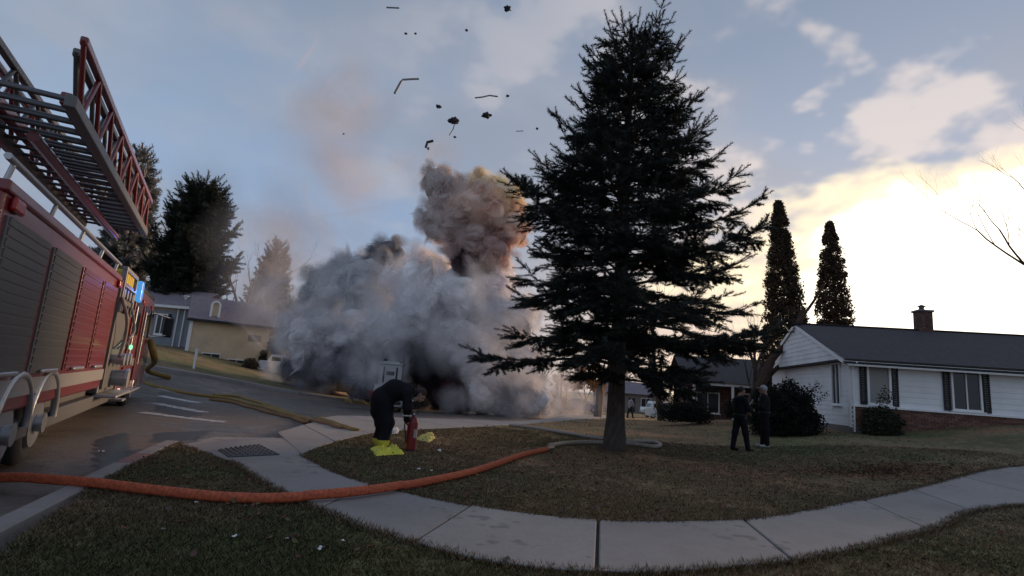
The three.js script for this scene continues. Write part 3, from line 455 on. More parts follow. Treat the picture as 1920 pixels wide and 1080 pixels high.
// ---------------------------------------------------------------- houses
function win(parent, w, h, pos, turn, o = {}) { // a window: frame with its panes and sill as sub-parts
  const fr = [], fw = o.fw ?? 0.06, n = o.lights ?? 1, f = (p) => move(p, ...pos, 0, turn, 0);
  fr.push(f(box(fw, h + 2 * fw, 0.08, -w / 2 - fw / 2, 0, 0.0)), f(box(fw, h + 2 * fw, 0.08, w / 2 + fw / 2, 0, 0.0)), f(box(w, fw, 0.08, 0, h / 2 + fw / 2, 0)), f(box(w, fw, 0.08, 0, -h / 2 - fw / 2, 0)));
  for (let i = 1; i < n; i++) fr.push(f(box(fw * 0.6, h, 0.06, -w / 2 + (w * i) / n, 0, 0)));
  const m = mesh('window', merge(fr), o.frame || M.trim, parent);
  for (let i = 0; i < n; i++) mesh('pane', f(box(w / n - 0.02, h - 0.01, 0.012, -w / 2 + (w * (i + 0.5)) / n, 0, -0.012)), o.pane || M.glass, m);
  mesh('sill', f(rbox(w + 0.24, 0.05, 0.14, 0.01, 0, -h / 2 - fw - 0.025, 0.03)), o.frame || M.trim, m);
  return m;
}
function board(x0, x1, y, h, z, lean = 0.018) { const g = extrude([[0, 0], [lean, 0], [0.006, h + 0.012], [0, h + 0.012]], x1 - x0); return move(g, x0, y, z, 0, 0, 0).applyMatrix4(new THREE.Matrix4()); }
// a lap-siding board lying along x, its face towards +z
function lap(xa, xb, xa1, xb1, y, h, z) {
  const t = 0.02, p = [[xa, y, z + t], [xb, y, z + t], [xb1, y + h, z + 0.006], [xa1, y + h, z + 0.006], [xa, y, z - 0.01], [xb, y, z - 0.01]], g = new THREE.BufferGeometry(), pos = [], uv = [];
  const tri = (a, b, c) => { for (const k of [a, b, c]) { pos.push(...p[k]); uv.push(p[k][0], p[k][1]); } };
  tri(0, 1, 2); tri(0, 2, 3); tri(4, 5, 1); tri(4, 1, 0); tri(0, 3, 4); tri(1, 5, 2);
  g.setAttribute('position', new THREE.Float32BufferAttribute(pos, 3)); g.setAttribute('uv', new THREE.Float32BufferAttribute(uv, 2)); g.computeVertexNormals();
  return g;
}
// a roof slope of overlapping shingle courses: from the eave (y0, z0) to the ridge (y1, z1), between x0 and x1
function courses(x0, x1, y0, z0, y1, z1, step = 0.16) {
  const L = Math.hypot(y1 - y0, z1 - z0), n = Math.max(2, Math.round(L / step)), out = [], a = Math.atan2(y1 - y0, z0 - z1);
  for (let i = 0; i < n; i++) { const f = (i + 0.5) / n; const g = box(x1 - x0, 0.016, L / n + 0.03, 0, 0, 0, a + 0.035, 0, 0); out.push(move(g, (x0 + x1) / 2, lerp(y0, y1, f) + 0.012, lerp(z0, z1, f))); }
  return out;
}
function uvBox(g, s = 1) { const p = g.attributes.position, n = g.attributes.normal, u = []; for (let i = 0; i < p.count; i++) { const ax = Math.abs(n.getX(i)), ay = Math.abs(n.getY(i)), az = Math.abs(n.getZ(i)); ax > ay && ax > az ? u.push(p.getZ(i) * s, p.getY(i) * s) : ay > az ? u.push(p.getX(i) * s, p.getZ(i) * s) : u.push(p.getX(i) * s, p.getY(i) * s); } g.setAttribute('uv', new THREE.Float32BufferAttribute(u, 2)); return g; }
const brickMap = (() => { const f = tileFbm(131, 8, 4); const t = tex(512, 1, (u, v) => { const row = Math.floor(v * 12), x = (u * 4 + (row % 2) * 0.5) % 1, y = (v * 12) % 1, m = x < 0.05 || y < 0.14; const k = f(u, v), q = 0.5 + 0.9 * n3(Math.floor(u * 4 + (row % 2) * 0.5) * 7.3 + 0.5, row * 3.1, 2); return m ? [0.13 * k * 2, 0.12 * k * 2, 0.11 * k * 2] : [0.12 * (0.6 + q * 0.5) * (0.5 + k), 0.055 * (0.6 + q * 0.5) * (0.5 + k), 0.045 * (0.6 + q * 0.5) * (0.5 + k)]; }); t.repeat.set(1.1, 1.1); return t; })();
M.brickFar = new THREE.MeshStandardMaterial({ map: brickMap, roughness: 0.95 });

{ // the white house on the right
  const c = at(1598, 815, 19.3), y0 = 0.5;
  const h = thing('white_house', 'white sided ranch house with brick base and dark shingle roof', 'house', [c.x, y0, c.z], -9 * D2R);
  const LEN = 12, W = 8.6, E = 2.62, RG = 4.42, OV = 0.38;
  mesh('foundation', [uvBox(box(LEN, 1.5, 0.24, LEN / 2, -0.37, -0.1)), uvBox(box(0.24, 1.5, W, 0.12, -0.37, -W / 2 - 0.23))], M.foundation, h);
  mesh('wall_core', [box(LEN, 2.3, 0.12, LEN / 2, 1.53, -0.1), box(0.12, 2.3, W, 0.1, 1.53, -W / 2 - 0.17), box(0.12, 2.3, W, LEN - 0.07, 1.53, -W / 2 - 0.17), box(LEN, 2.3, 0.12, LEN / 2, 1.53, -W + 0.06)], M.siding, h);
  // brick course: individual bricks in running bond, joined
  const bl = [[], [], []], rr = mulberry(12);
  for (let r = 0; r < 9; r++) for (let x = r % 2 ? 0.1 : 0; x < LEN; x += 0.205) bl[Math.floor(rr() * 3)].push(box(0.193, 0.062, 0.09, x + 0.1, 0.42 + r * 0.0735, -0.005 + rr() * 0.006));
  mesh('mortar', box(LEN, 0.68, 0.06, LEN / 2, 0.72, -0.012), M.mortar, h);
  [M.brickA, M.brickB, M.brickC].forEach((m, i) => { mesh('brick', merge(bl[i]), m, h).userData.kind = 'stuff'; });
  mesh('brick_sill', rbox(LEN, 0.06, 0.16, 0.01, LEN / 2, 1.085, 0.02), M.trim, h);
  const nb = 8, bh = (E - 1.12) / nb;
  for (let i = 0; i < nb; i++) mesh('siding_board', lap(0.06, LEN, 0.06, LEN, 1.12 + i * bh, bh, -0.035), M.siding, h);
  const side = (g) => move(g, 0.03, 0, -0.1, 0, -Math.PI / 2, 0);   // turns a board on +z into one on the gable side
  for (let i = 0; i < 13; i++) { const y = 0.36 + i * 0.175; mesh('siding_board', side(lap(-W + 0.06, 0.0, -W + 0.06, 0.0, y, 0.175, 0)), M.siding, h); }
  mesh('corner_board', [box(0.11, 2.3, 0.05, 0.045, 1.5, 0.0), box(0.05, 2.3, 0.1, -0.008, 1.5, -0.06)], M.trim, h);
  for (let i = 0; i < 9; i++) { const f0 = i / 9, f1 = (i + 1) / 9, yA = E + 0.05, gh = RG - yA - 0.08, w = (f) => (W / 2 + OV) * (1 - f); const m = -W / 2 - 0.1; mesh('gable_board', move(lap(m - w(f0), m + w(f0), m - w(f1), m + w(f1), yA + f0 * gh, gh / 9, 0), -0.26, 0, 0, 0, -Math.PI / 2, 0).translate(0, 0, 0), M.siding, h); }
  mesh('gable_soffit', box(0.3, 0.05, W + 2 * OV - 0.04, -0.13, E + 0.01, -W / 2 - 0.1), M.dark, h);
  const rf = mesh('roof', [...courses(-0.34, LEN + 0.3, E + 0.02, OV + 0.02, RG, -W / 2 - 0.1), ...courses(-0.34, LEN + 0.3, E + 0.02, -W - 0.2 - OV, RG, -W / 2 - 0.1).map((g) => g)].map((g) => uvBox(g)), M.shingle, h);
  mesh('ridge_cap', box(LEN + 0.66, 0.03, 0.26, LEN / 2, RG + 0.035, -W / 2 - 0.1), M.shingle, rf);
  const sl = Math.atan2(RG - E, W / 2 + OV);
  mesh('rake_board', [1, -1].map((s) => box(0.035, 0.13, Math.hypot(RG - E, W / 2 + OV) + 0.05, -0.335, (E + RG) / 2 - 0.06, -W / 2 - 0.1 + (s * (W / 2 + OV)) / 2, s * sl, 0, 0)), M.trim, h);
  mesh('fascia', box(LEN + 0.6, 0.14, 0.03, LEN / 2, E - 0.075, OV - 0.02), M.dark, h);
  mesh('soffit', box(LEN + 0.5, 0.02, OV, LEN / 2, E - 0.15, OV / 2), M.trim, h);
  mesh('gutter', move(extrude([[0, 0], [0.1, 0], [0.13, 0.1], [0.115, 0.1], [0.09, 0.014], [0, 0.014]], LEN + 0.66), -0.36, E - 0.055, OV, 0, Math.PI / 2, 0).translate(0, 0, 0).applyMatrix4(new THREE.Matrix4()), M.trim, h);
  mesh('eave_trim', box(LEN + 0.4, 0.05, 0.03, LEN / 2, E - 0.17, OV - 0.03), M.trim, h);
  const shut = (x) => { const l = [box(0.045, 1.42, 0.03, x - 0.085, 1.86, 0.02), box(0.045, 1.42, 0.03, x + 0.085, 1.86, 0.02), box(0.2, 0.06, 0.03, x, 2.54, 0.022), box(0.2, 0.06, 0.03, x, 1.18, 0.022)]; for (let k = 0; k < 22; k++) l.push(box(0.14, 0.045, 0.008, x, 1.24 + k * 0.059, 0.018, -0.6, 0, 0)); mesh('shutter', merge(l), M.dark, h); };
  win(h, 0.62, 1.3, [0.9, 1.88, 0.01], 0, { pane: M.curtain, fw: 0.075 }); shut(0.4); shut(1.4);
  win(h, 0.8, 1.3, [3.6, 1.88, 0.01], 0, { pane: M.glass, lights: 2 }); shut(3.0); shut(4.2);
  win(h, 1.5, 1.3, [7.2, 1.88, 0.01], 0, { lights: 3 }); shut(6.2); shut(8.2);
  win(h, 0.62, 1.42, [0.0, 1.84, -1.15], -Math.PI / 2, { lights: 2, fw: 0.055 });
  mesh('lower_panel', side(lap(-1.3, -0.12, -1.3, -0.12, 0.38, 0.34, 0.02)), M.trim, h); mesh('lower_panel', side(lap(-1.3, -0.12, -1.3, -0.12, 0.72, 0.34, 0.02)), M.trim, h);
  const ch = mesh('chimney', uvBox(rbox(0.52, 1.6, 0.46, 0.01, 4.75, RG + 0.0, -W / 2 - 0.1), 1), M.brickFar, rf);
  mesh('chimney_cap', [rbox(0.62, 0.09, 0.56, 0.02, 4.75, RG + 0.82, -W / 2 - 0.1), cyl(0.1, 0.1, 0.2, 10, 4.72, RG + 0.94, -W / 2 - 0.1), cyl(0.17, 0.02, 0.09, 10, 4.72, RG + 1.07, -W / 2 - 0.1)], M.steelDark, rf);
  mesh('downspout', [bar([0.06, 2.4, 0.06], [0.06, 0.2, 0.06], 0.035), bar([0.06, 2.4, 0.06], [0.06, 2.55, OV], 0.035)], M.trim, h);
}
{ // beige house seen along its long side
  const a = at(349, 660, 40), L = 5.3, top = 4.5, base = 0.4;
  const h = thing('beige_house', 'plain beige house with a dark eave line, veiled by thin smoke', 'house', [a.x, 0, a.z], -60 * D2R);
  mesh('wall', [uvBox(box(0.2, top - base, L, -0.1, (top + base) / 2, -L / 2)), uvBox(box(6, top - base, 0.2, -3.1, (top + base) / 2, -0.1)), uvBox(box(6, top - base, 0.2, -3.1, (top + base) / 2, -L + 0.1)), uvBox(box(0.2, top - base, L, -6.2, (top + base) / 2, -L / 2))], M.cream, h);
  const g = extrude([[-6.3, 0], [0, 0], [-3.15, 1.75]], 0.16); for (const z of [-0.17, -L + 0.01]) mesh('gable', uvBox(g.clone().translate(0, top, z)), M.cream, h);
  const turn = (q) => move(q, 0, 0, 0, 0, Math.PI / 2, 0);   // courses run along x; turn them to run along the house
  const rf = mesh('roof', [...courses(-0.3, L + 0.3, top - 0.02, 0.4, top + 1.95, -3.15, 0.3).map((q) => uvBox(turn(q))), ...courses(-0.3, L + 0.3, top - 0.02, -6.7, top + 1.95, -3.15, 0.3).map((q) => uvBox(turn(q)))], M.shingleGrey, h);
  mesh('fascia', box(0.05, 0.2, L + 0.6, 0.4, top - 0.1, -L / 2), M.dark, h);
  mesh('corner_board', box(0.16, top - base, 0.22, 0.02, (top + base) / 2, 0.0), M.trim, h);
  const dm = new THREE.Shape(); dm.moveTo(-0.34, 0); dm.lineTo(-0.34, 1.0); dm.absarc(0, 1.0, 0.34, Math.PI, 0, true); dm.lineTo(0.34, 0); const inn = new THREE.Path(); inn.moveTo(-0.2, 0.1); inn.lineTo(-0.2, 1.0); inn.absarc(0, 1.0, 0.2, Math.PI, 0, true); inn.lineTo(0.2, 0.1); dm.holes.push(inn);
  mesh('arched_vent', move(new THREE.ExtrudeGeometry(dm, { depth: 0.5, bevelEnabled: false }), -0.6, top + 0.16, -1.4, 0, Math.PI / 2, 0), M.trim, rf);
  mesh('vent_louvre', move(box(0.4, 1.1, 0.3, 0, 0.65, 0.2), -0.6, top + 0.16, -1.4, 0, Math.PI / 2, 0), M.cream, rf);
  for (const [z, y] of [[-1.6, 2.2], [-3.3, 1.9]]) win(h, 1.1, 0.28, [0.03, y - 0.25, z], Math.PI / 2, { fw: 0.05, lights: 2, pane: M.dark });
  mesh('wall_stain', box(0.01, 0.5, 0.9, 0.006, 3.5, -4.3), std([0.22, 0.19, 0.17], 0.9), h);
  const p = G(363, 691); const s = thing('marker_post', 'thin white post standing on the lawn below the beige house', 'post', [p.x, p.y, p.z]);
  mesh('post', limb([[0, -0.1, 0], [0.01, 0.5, 0], [0.02, 0.98, 0]], 0.06, 8), M.trim, s); mesh('cap', rbox(0.16, 0.05, 0.16, 0.015, 0.02, 1.0, 0), M.trim, s);
  const b = G(466, 690); bush({ label: 'small brown shrub against the beige wall', pos: [b.x + 0.1, b.y, b.z], seed: 91, size: [0.5, 0.75, 0.5], n: 160, geo: leafGeo(79, 12, 0.12, 0.16), mat: leafMat(0.09, 0.07, 0.05) });
}
{ // blue grey house further left
  const a = at(347, 655, 43.5), W = 11, y0 = H(a.x - 1, a.z), top = y0 + 3.25;
  const h = thing('blue_grey_house', 'blue grey sided house with white downspouts behind the fire truck', 'house', [a.x, 0, a.z], 4 * D2R);
  mesh('foundation', uvBox(box(W, 1.5, 6, -W / 2, y0 - 0.6, -3.05)), M.foundation, h);
  mesh('wall', box(W - 0.1, 3.2, 5.9, -W / 2, y0 + 1.65, -3.05), M.bluegrey, h);
  for (let i = 0; i < 16; i++) mesh('siding_board', lap(-W, 0, -W, 0, y0 + 0.15 + i * 0.19, 0.19, -0.08), M.bluegrey, h);
  const rf = mesh('roof', [...courses(-W - 0.4, 0.4, top, 0.45, top + 1.6, -3.05, 0.3), ...courses(-W - 0.4, 0.4, top, -6.55, top + 1.6, -3.05, 0.3)].map((q) => uvBox(q)), M.shingleGrey, h);
  mesh('fascia', box(W + 0.8, 0.2, 0.05, -W / 2, top - 0.1, 0.45), M.trim, h);
  mesh('roof_vent', [cyl(0.14, 0.14, 0.5, 10, -1.2, top + 0.7, -1.2), cyl(0.24, 0.2, 0.12, 10, -1.2, top + 0.98, -1.2)], M.metal, rf);
  win(h, 0.7, 1.45, [-2.1, y0 + 1.75, 0.0], 0, { lights: 2, frame: M.trim, fw: 0.1 });
  win(h, 0.9, 1.45, [-4.6, y0 + 1.75, 0.0], 0, { lights: 2, frame: M.trim, fw: 0.1 });
  for (const x of [-0.95, -0.45, -3.2]) mesh('downspout', [bar([x, top - 0.15, 0.1], [x, y0 + 0.1, 0.1], 0.05), bar([x, top - 0.15, 0.1], [x, top - 0.05, 0.4], 0.05)], M.trim, h);
  mesh('light_fixture', rbox(0.2, 0.35, 0.2, 0.05, -1.5, y0 + 2.4, 0.15), M.dark, h);
}
{ // dark brick house behind the spruce
  const a = at(1290, 780, 36), y0 = H(a.x, a.z) - 0.15, W = 7.2;
  const h = thing('brick_house', 'dark brick house with a posted porch behind the standing officers', 'house', [a.x, y0, a.z], -8 * D2R);
  mesh('wall', uvBox(box(W, 3.0, 6, W / 2, 1.4, -3)), M.brickFar, h);
  const rf = mesh('roof', [...courses(-0.5, W + 0.4, 2.75, 1.5, 4.6, -3, 0.25), ...courses(-0.5, W + 0.4, 2.75, -6.6, 4.6, -3, 0.25)].map((q) => uvBox(q)), M.shingle, h);
  for (const x of [0.02, W - 0.14]) mesh('gable', uvBox(move(extrude([[-6.5, 2.75], [1.4, 2.75], [-3, 4.55]], 0.12), x + 0.12, 0, 0, 0, -Math.PI / 2, 0)), M.brickFar, h);
  mesh('porch_floor', uvBox(box(W, 0.3, 1.4, W / 2, 0.0, 0.7)), M.foundation, h);
  mesh('porch_beam', box(W + 0.2, 0.2, 0.12, W / 2, 2.66, 1.3), M.trim, h);
  for (const x of [0.1, 2.4, 4.8, W - 0.1]) mesh('porch_post', [rbox(0.14, 2.5, 0.14, 0.02, x, 1.35, 1.3), rbox(0.22, 0.12, 0.22, 0.02, x, 0.2, 1.3)], M.trim, h);
  win(h, 0.5, 1.3, [3.5, 1.5, 0.03], 0, { lights: 1, fw: 0.1 }); win(h, 1.3, 1.2, [1.2, 1.5, 0.03], 0, { lights: 2 }); win(h, 1.3, 1.2, [5.9, 1.5, 0.03], 0, { lights: 2 });
  const d = mesh('door', rbox(0.95, 2.05, 0.06, 0.01, 4.7, 1.15, 0.04), M.dark, h); mesh('handle', rbox(0.04, 0.14, 0.05, 0.01, 5.05, 1.1, 0.09), M.metal, d);
}
{ // small pale house far down the street
  const a = at(1165, 775, 82), y0 = H(a.x, a.z);
  const h = thing('pale_house', 'pale far house beyond the walking figure, low roof', 'house', [a.x, y0, a.z], 5 * D2R);
  mesh('wall', box(9, 2.8, 7, 2, 1.3, -3.5), M.foundation, h);
  mesh('roof', [...courses(-3, 7, 2.65, 0.5, 4.4, -3.5, 0.4), ...courses(-3, 7, 2.65, -7.5, 4.4, -3.5, 0.4)].map((q) => uvBox(q)), M.shingleGrey, h);
  win(h, 1.4, 1.2, [-0.6, 1.5, 0.04], 0, { lights: 2 }); win(h, 1.4, 1.2, [3.6, 1.5, 0.04], 0, { lights: 2 });
  const d = mesh('door', box(0.95, 2.05, 0.06, 1.5, 1.05, 0.04), M.dark, h); mesh('handle', box(0.05, 0.12, 0.06, 1.85, 1.0, 0.08), M.metal, d);
}
// ---------------------------------------------------------------- the fire truck with its aerial ladder
{
  rnd = mulberry(900);
  const A = V(-6.6, 0, -8.6), dir = V(-0.462, 0, -0.887), yr = H(A.x - dir.x * 2, A.z - dir.z * 2) - DROP, yf = H(A.x + dir.x * 8, A.z + dir.z * 8) - DROP;
  const y0 = H(A.x, A.z) - DROP;
  const t = thing('fire_truck', 'red fire truck with silver pump panel and raised aerial ladder', 'fire truck', [A.x, lerp(yr, yf, 0.2) + 0.02, A.z]);
  t.rotation.order = 'YXZ'; t.rotation.y = 117.5 * D2R; t.rotation.z = Math.atan2(yf - yr, 10);
  const lampBlue = new THREE.MeshStandardMaterial({ color: 0x0a1a40, emissive: new THREE.Color().setRGB(0.1, 0.45, 1.0), emissiveIntensity: 0.6, roughness: 0.3 }), lampGreen = new THREE.MeshStandardMaterial({ color: 0x0a2a1a, emissive: new THREE.Color().setRGB(0.35, 1.0, 0.6), emissiveIntensity: 1.0, roughness: 0.3 }), lampRed = new THREE.MeshPhysicalMaterial({ color: new THREE.Color().setRGB(0.35, 0.01, 0.01), roughness: 0.15 }), lampClear = std([0.6, 0.6, 0.62], 0.15);
  const white = std([0.26, 0.25, 0.25], 0.4), silver = std([0.13, 0.125, 0.125], 0.45, { metalness: 0.4 });
  // local axes: x forward, y up, z to the truck's right; side plane at z = 0, width 2.5
  mesh('chassis', [rbox(14.2, 0.3, 2.1, 0.05, 3.2, 0.72, -1.25), rbox(14.0, 0.25, 2.4, 0.03, 3.1, 0.5, -1.25)], M.steelDark, t);
  const body = mesh('body', [rbox(7.0, 2.15, 2.5, 0.06, -0.7, 1.85, -1.25), rbox(7.0, 0.12, 2.56, 0.03, -0.7, 2.95, -1.25)], M.fireRed, t);
  for (const [x, w] of [[-3.3, 1.5], [-1.6, 1.5], [0.1, 1.5], [1.75, 1.4]]) { // roll-up compartment doors
    const d = mesh('compartment_door', [rbox(w, 1.5, 0.05, 0.01, x, 1.95, 0.0), ...Array.from({ length: 15 }, (_, k) => box(w - 0.06, 0.075, 0.02, x, 1.26 + k * 0.1, 0.028, 0.12, 0, 0))], x > 0 ? M.fireRed : silver, t);
    mesh('handle', [rbox(w * 0.5, 0.05, 0.05, 0.02, x, 1.22, 0.06)], M.metal, d);
  }
  mesh('white_stripe', [box(7.0, 0.2, 0.015, -0.7, 1.05, 0.012), box(5.0, 0.2, 0.015, 7.6, 1.25, 0.012)], white, t);
  mesh('hose_bed_rail', [bar([-4.2, 3.22, -0.04], [2.7, 3.22, -0.04], 0.035), ...[-4, -2.4, -0.8, 0.8, 2.4].map((x) => bar([x, 3.0, -0.08], [x, 3.22, -0.04], 0.025))], M.metal, t);
  // pump panel
  const pp = mesh('pump_panel', [rbox(2.0, 2.4, 2.46, 0.04, 3.85, 1.85, -1.25), rbox(1.86, 2.2, 0.06, 0.01, 3.85, 1.85, 0.0)], silver, t);
  for (let i = 0; i < 4; i++) for (let j = 0; j < 2; j++) mesh('gauge', [cyl(0.1, 0.1, 0.05, 16, 3.15 + i * 0.42, 2.7 - j * 0.3, 0.05, Math.PI / 2, 0, 0)], j ? M.dark : white, pp);
  for (let i = 0; i < 3; i++) mesh('discharge_valve', [cyl(0.09, 0.11, 0.22, 12, 3.3 + i * 0.52, 1.35, 0.12, Math.PI / 2, 0, 0), cyl(0.13, 0.13, 0.05, 8, 3.3 + i * 0.52, 1.35, 0.24, Math.PI / 2, 0, 0), bar([3.3 + i * 0.52, 1.55, 0.04], [3.3 + i * 0.52, 1.75, 0.16], 0.02)], M.metal, pp);
  mesh('intake', [cyl(0.16, 0.18, 0.3, 16, 3.85, 0.95, 0.15, Math.PI / 2, 0, 0), cyl(0.21, 0.21, 0.06, 12, 3.85, 0.95, 0.3, Math.PI / 2, 0, 0)], M.metal, pp);
  mesh('crosslay_frame', [rbox(0.08, 0.9, 0.1, 0.02, 3.0, 2.75, 0.02), rbox(0.08, 0.9, 0.1, 0.02, 4.7, 2.75, 0.02), rbox(1.8, 0.08, 0.1, 0.02, 3.85, 3.2, 0.02), rbox(1.7, 0.05, 0.05, 0.02, 3.85, 2.85, 0.06)], white, t);
  mesh('preconnect_hose', Array.from({ length: 5 }, (_, k) => rbox(0.16, 0.5, 0.3, 0.07, 3.3 + k * 0.27, 2.95, -0.12)), M.yellow, t);
  mesh('hanging_line', [limb(smooth([[2.95, 2.6, 0.06], [3.02, 2.2, 0.2], [3.3, 1.8, 0.2], [3.2, 1.4, 0.18]], 14), 0.035, 6), limb(smooth([[4.6, 2.5, 0.06], [4.5, 2.0, 0.2], [4.3, 1.8, 0.15]], 12), 0.03, 6)], M.curbstone, t);
  // cab
  const cab = mesh('cab', [extrude([[4.95, 0.55], [10.4, 0.55], [10.45, 1.6], [10.1, 2.75], [9.7, 3.05], [4.95, 3.05]], 2.44, 0.04, 2).translate(0, 0, -2.47)], M.fireRed, t);
  mesh('cab_roof', rbox(5.0, 0.22, 2.46, 0.08, 7.35, 3.14, -1.25), M.dark, t);
  for (const [x, w] of [[5.9, 1.25], [7.9, 1.3]]) { const d = mesh('door', rbox(w, 2.0, 0.05, 0.02, x, 1.75, 0.03), M.fireRed, t); mesh('window', rbox(w - 0.2, 0.85, 0.03, 0.02, x, 2.35, 0.055), M.glass, d); mesh('handle', [bar([x - w / 2 + 0.08, 1.2, 0.09], [x - w / 2 + 0.08, 2.6, 0.09], 0.02)], M.metal, d); }
  mesh('side_window', rbox(0.7, 0.8, 0.03, 0.02, 9.3, 2.35, 0.05), M.glass, t);
  mesh('windshield', move(rbox(0.04, 1.1, 2.2, 0.015, 0, 0, 0), 10.36, 2.2, -1.25, 0, 0, 0.28), M.glass, t);
  mesh('bumper', rbox(0.7, 0.4, 2.5, 0.08, 10.8, 0.72, -1.25), M.metal, t);
  for (const z of [-0.25, -2.25]) mesh('headlight', rbox(0.08, 0.26, 0.36, 0.04, 10.48, 1.1, z), lampClear, t);
  for (const [x, z] of [[9.75, 0.45], [9.75, -2.95]]) { const m = mesh('mirror', rbox(0.12, 0.62, 0.26, 0.05, x + 0.5, 2.35, z), M.dark, t); mesh('mirror_arm', [bar([x, 2.75, z > 0 ? 0 : -2.5], [x + 0.5, 2.65, z], 0.025), bar([x, 2.0, z > 0 ? 0 : -2.5], [x + 0.5, 2.1, z], 0.025)], M.metal, m); }
  mesh('light_bar', [rbox(0.5, 0.2, 2.0, 0.06, 8.9, 3.36, -1.25)], lampClear, t);
  const bl = mesh('blue_light', rbox(0.36, 0.5, 0.12, 0.05, 5.25, 2.95, 0.08), lampBlue, t), gl = mesh('green_light', rbox(0.14, 0.12, 0.06, 0.03, 5.35, 1.62, 0.1), lampGreen, t), wl = mesh('white_light', rbox(0.1, 0.1, 0.06, 0.03, 5.0, 0.62, 0.06), new THREE.MeshStandardMaterial({ color: 0x888888, emissive: 0xfff4e0, emissiveIntensity: 0.7 }), t);
  for (const [x, m] of [[-3.9, lampRed], [2.6, lampRed], [9.0, lampRed], [6.9, lampRed]]) mesh('warning_light', rbox(0.3, 0.14, 0.06, 0.03, x, 2.82, 0.03), m, t);
  for (const [o, c, i, z] of [[bl, 0x2f7bff, 0.4, 0.24], [gl, 0x62ffa8, 0.12, 0.2]]) { const l = new THREE.PointLight(c, i); l.name = o.name + '_lamp'; o.geometry.computeBoundingSphere(); l.position.copy(o.geometry.boundingSphere.center); l.position.z = z; l.castShadow = true; t.add(l); }
  for (const [x, z] of [[-1.2, -0.2], [-2.5, -0.2], [8.4, -0.2], [-1.2, -2.3], [-2.5, -2.3], [8.4, -2.3]]) {
    const w = mesh('wheel', cyl(0.31, 0.31, 0.32, 20, x, 0.53, z, Math.PI / 2, 0, 0), M.metal, t);
    mesh('tyre', move(new THREE.TorusGeometry(0.41, 0.135, 10, 26), x, 0.53, z), M.rubber, w); mesh('hub', cyl(0.1, 0.13, 0.12, 10, x, 0.53, z + (z > -1 ? 0.19 : -0.19), Math.PI / 2, 0, 0), M.metal, w);
    if (z > -1) mesh('wheel_arch', move(new THREE.TorusGeometry(0.64, 0.05, 6, 18, Math.PI), x, 0.55, 0.0), M.metal, t);
  }
  mesh('running_board', [rbox(2.0, 0.06, 0.4, 0.02, 3.85, 0.62, 0.1), rbox(2.4, 0.06, 0.3, 0.02, 6.6, 0.55, 0.06)], M.metal, t);
  mesh('step', [rbox(0.5, 0.05, 0.28, 0.02, 4.9, 0.42, 0.08)], M.metal, t);
  // aerial ladder raised on its turntable, running forward above the side of the truck
  mesh('turntable', [cyl(0.9, 0.75, 0.3, 20, -3.2, 3.1, -1.2), rbox(1.1, 0.9, 0.7, 0.1, -3.2, 3.6, -0.9)], M.fireRed, t);
  const lad = (x0, x1, y, zc, w, hgt, mA, mB) => {
    const n = Math.round((x1 - x0) / 0.42), P = [], Q = [];
    for (const s of [-1, 1]) {
      const z = zc + (s * w) / 2; P.push(rbox(x1 - x0, 0.13, 0.1, 0.02, (x0 + x1) / 2, y, z)); Q.push(rbox(x1 - x0, 0.09, 0.07, 0.02, (x0 + x1) / 2, y + hgt, z));
      for (let k = 0; k < n; k++) { const xa = lerp(x0, x1, k / n), xb = lerp(x0, x1, (k + 1) / n); Q.push(bar([xa, k % 2 ? y : y + hgt, z], [xb, k % 2 ? y + hgt : y, z], 0.025, 5)); }
    }
    mesh('ladder_rail', merge(P), mA, t); mesh('ladder_truss', merge(Q), mB, t);
    const rg = []; for (let k = 0; k <= n * 1.3; k++) { const x = lerp(x0 + 0.05, x1 - 0.05, k / Math.floor(n * 1.3)); if (x < x1) rg.push(bar([x, y + 0.02, zc - w / 2], [x, y + 0.02, zc + w / 2], 0.022, 6)); }
    for (const r of rg) mesh('rung', r, M.steelDark, t);
  };
  const lz = -0.12, ly = 3.8;
  lad(-4.4, 1.9, ly, lz, 0.95, 0.62, silver, M.fireRed);
  lad(-4.0, 2.4, ly + 0.16, lz, 0.68, 0.5, M.fireRed, silver);
  mesh('ladder_tip', [rbox(0.25, 0.5, 0.8, 0.04, 2.45, ly + 0.35, lz), cyl(0.09, 0.07, 0.5, 10, 2.65, ly + 0.2, lz, 0, 0, 1.3)], M.steelDark, t);
  mesh('water_pipe', [bar([-3.4, ly - 0.12, lz], [2.1, ly - 0.12, lz], 0.06, 8)], M.fireRed, t);
  mesh('eyelet', move(new THREE.TorusGeometry(0.09, 0.018, 6, 14), 0.3, ly + 0.76, lz + 0.5), M.steelDark, t);
}
